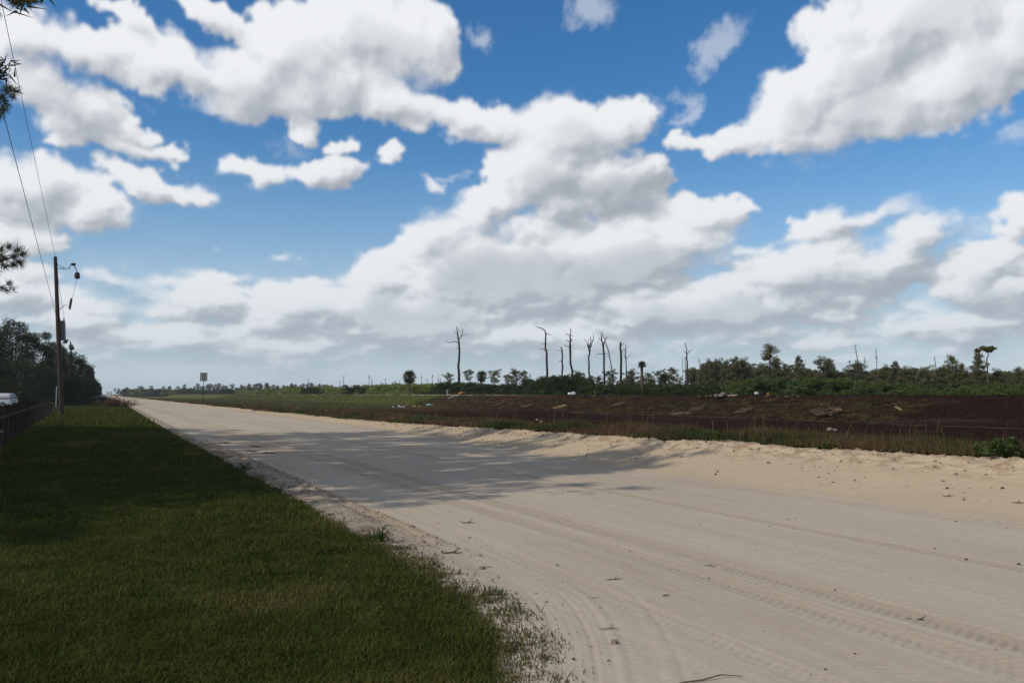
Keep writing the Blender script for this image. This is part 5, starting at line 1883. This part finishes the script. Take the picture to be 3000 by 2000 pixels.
def on_bank(px, py):
    """Point of the canal bank seen at a picture position."""
    d = ray(px, py)
    d = d / d.y
    s, t = 0, 0
    for Y in np.arange(24, 260, .15):
        x, z = d.x * Y, CAM_H + d.z * Y
        s, t = w2r(x, Y)
        if s > 17 and z <= float(land(np.array([s]), np.array([t]))[0]) + .02:
            return x, Y
        if s > 47:
            break
    for Y in np.arange(24, 400, .15):
        s, t = w2r(d.x * Y, Y)
        if s > 45.4:
            return d.x * Y, Y
    return d.x * 60, 60


K = .784
pallet(1458 * K, 1187 * K, 'low grey pallet lying on the slope, farthest left of the pallets', .5, miss=(2, 4))
pallet(1545 * K, 1192 * K, 'weathered brown pallet on the slope, second from the left', .35)
pallet(1640 * K, 1194 * K, 'yellowish warped pallet on the slope with raised ends, below the white sacks', -.3, m_board2, miss=(1,))
pallet(1812 * K, 1187 * K, 'grey-brown pallet on the slope below the forked dead pine', .35)
pallet(2178 * K, 1208 * K, 'dark slatted pallet low on the slope in the middle of the sods', .25, miss=(3,))
pallet(2040 * K, 1200 * K, 'half-buried pallet on the mottled slope left of the dark slatted one', .6, lift=-.03, miss=(1, 4))
# heap of broken pallets
for i, (dx, dy, dz, yaw, mm, lab) in enumerate([(0, 0, .02, .1, m_board2, 'bottom yellowish pallet of the broken heap low on the slope'), (.25, .3, .17, .7, m_board, 'tilted grey pallet on top of the broken heap'), (-.5, -.2, .10, -.5, m_root, 'dark broken pallet sticking out of the heap on its left')]):
    p = pallet(2432 * K, 1214 * K, lab, yaw, mm, miss=(i + 1, 4))
    p.location = p.location + Vector((dx, dy, dz))
    p.rotation_euler = slope_rot(yaw)
    p.rotation_euler.x += .12 * i


def plank(px, py, L, yaw, label, mat=None, w_=.14, h_=.04, name='plank'):
    x, y = on_bank(px, py)
    o = MB().box((0, 0, .03), (L, w_, h_)).box((L * .1, .03, .03 + h_), (L * .7, w_ * .7, h_ * .5)).build(name, mat or m_board)
    o.location = (x, y, gz(x, y))
    o.rotation_euler = slope_rot(yaw)
    return tag(o, label, 'plank')


plank(2633 * K, 1202 * K, 1.2, .9, 'pale plank lying on the brown slope at the right', m_board2)
plank(1991 * K, 1212 * K, 1.7, -1.2, 'thin pale stick of lumber at the foot of the slope', m_sandstone, .06)
plank(1345 * K, 1190 * K, 1.0, .5, 'short grey board at the left end of the bare slope')
plank(1268 * K, 1187 * K, .9, -.9, 'small tan board just right of the pale blue litter', m_board2)
plank(1700 * K, 1210 * K, 2.2, -1.4, 'long reddish board lying flat at the foot of the slope', m_bark2, .18)
plank(2062 * K, 1190 * K, 1.1, .4, 'reddish board end sticking out of the sods, centre right', m_board)


def rocks(px, py, n, W, size, mat, label, name='rock_pile', cat='rocks'):
    x, y = on_bank(px, py)
    mb = MB()
    for i in range(n):
        c = np.array([rng.normal() * W * .5, rng.normal() * W * .25, 0])
        sz = size * rng.uniform(.5, 1.2)
        c[2] = sz * .3 + max(0, W * .35 - abs(c[0])) * rng.uniform(0, .8)
        k = 7
        rings = []
        for j, (rr, zz) in enumerate(((.5, -.5), (1, -.2), (.95, .25), (.5, .55))):
            th = np.linspace(0, 2 * np.pi, k, endpoint=False)
            q = rr * rng.uniform(.75, 1.15, k) * sz * .6
            rings.append(np.stack([c[0] + np.cos(th) * q, c[1] + np.sin(th) * q, np.full(k, c[2] + zz * sz * .7)], 1))
        mb.loft(rings)
    o = mb.build(name, mat)
    o.location = (x, y, gz(x, y))
    return tag(o, label, cat)


rocks(2122 * K, 1164 * K, 14, .9, .34, m_sandstone, 'heap of pale reddish rocks on the crest of the bank')
rocks(2075 * K, 1165 * K, 5, .7, .3, m_board, 'small reddish clod heap left of the rock heap on the crest')
rocks(2221 * K, 1157 * K, 2, .2, .26, m_white, 'lone white lump on the crest right of the rock heap')
rocks(1679 * K, 1155 * K, 5, .5, .38, m_white, 'crumpled white sacks on the crest of the bank', 'sand_sacks', 'sacks')
rocks(1722 * K, 1164 * K, 9, 1.3, .3, m_darkmetal, 'dark scrap lying under the crest right of the white sacks', 'scrap_heap', 'scrap')
rocks(2325 * K, 1166 * K, 14, 1.2, .24, m_root, 'dark tangle of roots and clods under the crest', 'root_heap', 'roots')
rocks(2597 * K, 1159 * K, 6, .45, .2, m_root, 'small dark clod heap on the crest at the right')
rocks(2430 * K, 1262 * K, 3, .3, .22, m_sandstone, 'small pale lump on the dark soil below the broken pallets')
rocks(1174 * K, 1194 * K, 5, .9, .28, m_white, 'scraps of white litter on the green slope, leftmost', 'litter', 'litter')
rocks(1194 * K, 1191 * K, 5, .8, .32, m_sandstone, 'pale tan litter on the green slope beside the white scraps', 'litter', 'litter')
rocks(1250 * K, 1189 * K, 2, .4, .35, m_cyan, 'pale blue scrap of litter at the end of the green slope', 'litter', 'litter')
rocks(1222 * K, 1191 * K, 3, .7, .22, m_yellow, 'tiny yellowish litter between the tan and pale blue scraps', 'litter', 'litter')
rocks(1575 * K, 1238 * K, 3, .5, .2, m_sandstone, 'pale litter on the weedy flat below the pallets', 'litter', 'litter')


def stake(px, py_b, py_t, rad, mat, label, Yd=None, name='survey_stake', cat='stake', capm=None):
    x, y = on_bank(px, py_b)
    g = gz(x, y)
    h = ht(py_t, y) - g
    r_ = empty(name, (x, y, g), label=label, cat=cat)
    MB().tube([(0, 0, -.1), (0, 0, h * .96)], rad, 6).build('shaft', mat, r_)
    MB().tube([(0, 0, h * .88), (0, 0, h)], [rad * 1.35, rad * 1.2], 6).build('top', capm or mat, r_)
    return r_


stake(1310 * K, 1158 * K, 1138 * K, .055, m_white, 'white marker post with a dark cap on the crest, left of the thicket', name='marker_post', cat='post', capm=m_darkmetal)
stake(1316 * K, 1158 * K, 1142 * K, .03, m_steel, 'thin grey leaning stake right of the white marker post')
stake(1363 * K, 1156 * K, 1145 * K, .025, m_board2, 'thin wooden survey stake right of the orange bucket')
stake(1421 * K, 1156 * K, 1147 * K, .025, m_orange, 'thin orange-topped survey stake before the thicket')
stake(1742 * K, 1157 * K, 1144 * K, .03, m_board2, 'wooden survey stake on the crest right of the white sacks')
stake(2250 * K, 1158 * K, 1150 * K, .07, m_orange, 'short bright orange marker on the crest', name='marker_post', cat='post')
stake(1553 * K, 1132 * K + 24, 1095 * K, .045, m_dead, 'dark leaning snapped stake rising from the thicket, left of the bent-topped trunk', name='broken_stem', cat='stake')

# orange bucket tipped over with a white strap
X_, Y_ = on_bank(1348 * K, 1157 * K)
bk = empty('orange_bucket', (X_, Y_, gz(X_, Y_) + .22), label='orange bucket tipped over on the crest beside the white marker post', cat='bucket')
bk.rotation_euler = (R(8), R(78), R(20))
MB().tube([(0, 0, -.3), (0, 0, .35)], [.12, .17], 14).tube([(0, 0, .33), (0, 0, .38)], .18, 14).build('pail', m_orange, bk)
MB().tube([(.3, 0, .3), (.42, 0, .5), (.1, 0, .68), (-.2, 0, .5), (-.3, 0, .3)], .015, 5).build('handle', m_darkmetal, bk)
X_, Y_ = on_bank(1331 * K, 1163 * K)
o = MB().tube([(-1.1, 0, .02), (-.4, .1, .08), (.3, -.05, .06), (1.0, .1, .12)], .05, 5).build('white_strap', m_white)
o.location = (X_, Y_, gz(X_, Y_))
o.rotation_euler = slope_rot(.2)
tag(o, 'crumpled white strap lying below the orange bucket', 'strap')


# --- twigs, bark and stones on the sand
def twig(px, py, L, yaw, label, rad=.006, fork=True, mat=None, name='twig', cat='twig'):
    x, y = ground_at(px, py)
    z = gz(x, y)
    r = np.random.default_rng(int(px * 7 + py))
    p = np.array([[(-.5 + u) * L, r.normal() * L * .03, rad + abs(r.normal()) * rad * .8] for u in (0, .25, .5, .75, 1)])
    mb = MB().tube(p, [rad * .5, rad * .8, rad * .8, rad * .6, rad * .3], 6, rough=.15)
    if fork:
        mb.tube([p[2], p[2] + [L * .18, L * .14, rad * 2.5], p[2] + [L * .30, L * .2, rad * 4]], [rad * .8, rad * .6, rad * .3], 5)
    o = mb.build(name, mat or m_stick)
    o.location = (x, y, z)
    o.rotation_euler = (0, 0, yaw)
    return tag(o, label, cat)


TW = [(1800, 1692, .16, .35, 'short forked twig on the smooth sand in the foreground, centre', .005), (1785, 1832, .14, .25, 'small twig near the curved wheel grooves', .004), (2062, 1985, .50, .33, 'long thin stick at the bottom edge of the picture', .006),
      (1952, 1741, .06, .0, 'tiny bark chip in the middle of the foreground road', .006), (1326, 1618, .22, -.1, 'forked dark twig on sand right of the turf edge', .008), (2080, 1652, .12, -.5, 'short twig beside the main tyre track', .005),
      (1738, 1743, .10, .2, 'pale straw left of the bark chip', .003), (1370, 1528, .18, -.15, 'dark bark sliver on sand just beyond the shadow edge', .007), (1428, 1657, .10, .2, 'little twig near the start of the curved grooves', .004),
      (755, 1309, .50, .3, 'upper dark bark strip lying in the shadow on the road', .022), (740, 1322, .45, .7, 'middle dark bark strip lying in the shadow on the road', .018), (790, 1328, .45, .9, 'lower dark bark strip lying in the shadow on the road', .020),
      (656, 1298, .40, .2, 'small bark strip at the far left of the road shadow', .018), (1140, 1538, .30, -.1, 'thin reddish root lying beside the ridge of clods', .005), (2694, 1804, .16, -.4, 'short dark twig beside the deep tyre track on the right', .005),
      (2780, 1456, .22, .3, 'brown twig on the sand bank at the right', .008), (2985, 1475, .2, .2, 'twig on the sand bank at the right edge', .008)]
for px, py, L, yaw, lab, rad in TW:
    twig(px * K, py * K, L, yaw, lab, rad, fork=L > .13 and L < .3, mat=m_bark2 if 'bark' in lab or 'dark' in lab else m_stick)


def stone(px, py, sz, label):
    x, y = ground_at(px * K, py * K)
    sz = sz * .75
    k = 7
    th = np.linspace(0, 2 * np.pi, k, endpoint=False)
    rings = [np.stack([np.cos(th) * sz * rr * rng.uniform(.8, 1.15, k), np.sin(th) * sz * rr * rng.uniform(.8, 1.15, k), np.full(k, zz * sz)], 1) for rr, zz in ((.5, -.3), (1, .1), (.8, .55), (.35, .8))]
    o = MB().loft(rings).build('stone', m_pebble, smooth=True)
    o.location = (x, y, gz(x, y))
    return tag(o, label, 'stone')


for px, py, sz, lab in [(1680, 1920, .016, 'small dark stone inside the curved wheel grooves at the bottom'), (2830, 1633, .022, 'dark stone on the road at the right, left of its neighbour'), (2985, 1650, .024, 'dark stone at the right edge of the road'),
                        (2418, 1950, .014, 'dark pebble low in the foreground right of the long stick'), (2505, 1905, .012, 'dark pebble on the damp streak in the foreground'), (1952, 1565 - 20, .012, 'tiny dark pebble beside the main tyre track, centre'),
                        (2048, 1532, .014, 'dark pebble between the two upper tyre tracks'), (2308, 1516, .018, 'left of three dark pebbles beyond the upper tyre track'), (2330, 1515, .016, 'middle of three dark pebbles beyond the upper tyre track'), (2255, 1536, .016, 'lowest of three dark pebbles beyond the upper tyre track'),
                        (2738, 1602, .018, 'dark pebble on the smooth road near the right edge'), (2800, 1524, .02, 'dark pebble at the foot of the bank, far right'), (2096, 1387, .035, 'large clod at the foot of the bank, centre right'), (1815, 1366, .035, 'dark clod at the tip of the long tree shadow'),
                        (2440, 1410, .03, 'dark clod halfway up the sunny bank'), (1998, 1338, .045, 'largest clod on the sunny bank face'), (2775, 1425, .035, 'brown clod on the bank at the right'), (2937, 1425, .04, 'clod on the bank near the right edge')]:
    stone(px, py, sz, lab)

# uncountable grit: small clods on the bank, along the ridges and over the road
gm = MB()
G = []
for _ in range(1000):
    t = rng.uniform(3, 40)
    u = rng.beta(2.6, 1.0)
    s = float(foot_s(t)) + u * (float(crest_s(t)) - float(foot_s(t)))
    G.append((s, t, rng.exponential(.008) + .006))
for _ in range(700):
    t = rng.uniform(3, 30)
    G.append((rng.uniform(2.8, 10), t, rng.exponential(.003) + .0025))
for _ in range(2600):
    t = rng.uniform(7.5, 30)
    G.append((3.28 + rng.normal() * .07, t, rng.exponential(.004) + .005)) if rng.uniform() < .5 else G.append((rng.uniform(2.62, 3.15), t, rng.exponential(.004) + .005))
for _ in range(500):
    t = rng.uniform(3, 7)
    G.append((float(grass_edge(t)) + abs(rng.normal()) * .35, t, rng.exponential(.003) + .003))
G = np.array(G)
gzv = sand_z(G[:, 0], G[:, 1])
k = 5
th = np.linspace(0, 2 * np.pi, k, endpoint=False)
m_ = len(G)
rad = G[:, 2][:, None]
gx, gy = G[:, 0] * CA - G[:, 1] * SA, G[:, 0] * SA + G[:, 1] * CA
V = []
for rr, zz in ((1.0, -.2), (.75, .75)):
    q = rad * rr * rng.uniform(.65, 1.3, (m_, k))
    V.append(np.stack([gx[:, None] + np.cos(th) * q, gy[:, None] + np.sin(th) * q, gzv[:, None] + zz * rad * rng.uniform(.7, 1.2, (m_, k))], -1))
V.append(np.stack([gx, gy, gzv + rad[:, 0] * 1.0], -1)[:, None, :])
V = np.concatenate(V, 1).reshape(-1, 3)
i0 = np.arange(m_)[:, None, None] * (2 * k + 1)
j = np.arange(k)
q4 = (i0 + np.stack([j, (j + 1) % k, (j + 1) % k + k, j + k], -1)[None]).reshape(-1, 4)
q3 = (i0 + np.stack([j + k, (j + 1) % k + k, np.full(k, 2 * k)], -1)[None]).reshape(-1, 3)
m_grit = simple_mat('sand_clods', (.21, .165, .125), .95, .1, var=.35, scale=12)
o = new_mesh_object('sand_clods', V, [q4, q3], m_grit)
o['kind'] = 'stuff'

# ------------------------------------------------------------------ haze: a closed box of even, thin air round everything
hz = bpy.data.materials.new('haze_air')
hz.use_nodes = True
hz.node_tree.nodes.clear()
n = NT(hz.node_tree)
pv = n.n('ShaderNodeVolumePrincipled')
pv.inputs['Color'].default_value = (.80, .90, 1.0, 1)
pv.inputs['Density'].default_value = .00020
pv.inputs['Anisotropy'].default_value = .2
ou = n.n('ShaderNodeOutputMaterial')
hz.node_tree.links.new(pv.outputs[0], ou.inputs['Volume'])
x0, x1, y0, y1, z0, z1 = -1300.0, 700.0, -60.0, 1900.0, -1.4, 19.0
v = [(x, y, z) for z in (z0, z1) for y in (y0, y1) for x in (x0, x1)]
o = new_mesh_object('haze', np.array(v), np.array([[0, 2, 3, 1], [4, 5, 7, 6], [0, 1, 5, 4], [2, 6, 7, 3], [0, 4, 6, 2], [1, 3, 7, 5]]), hz)
o['kind'] = 'stuff'
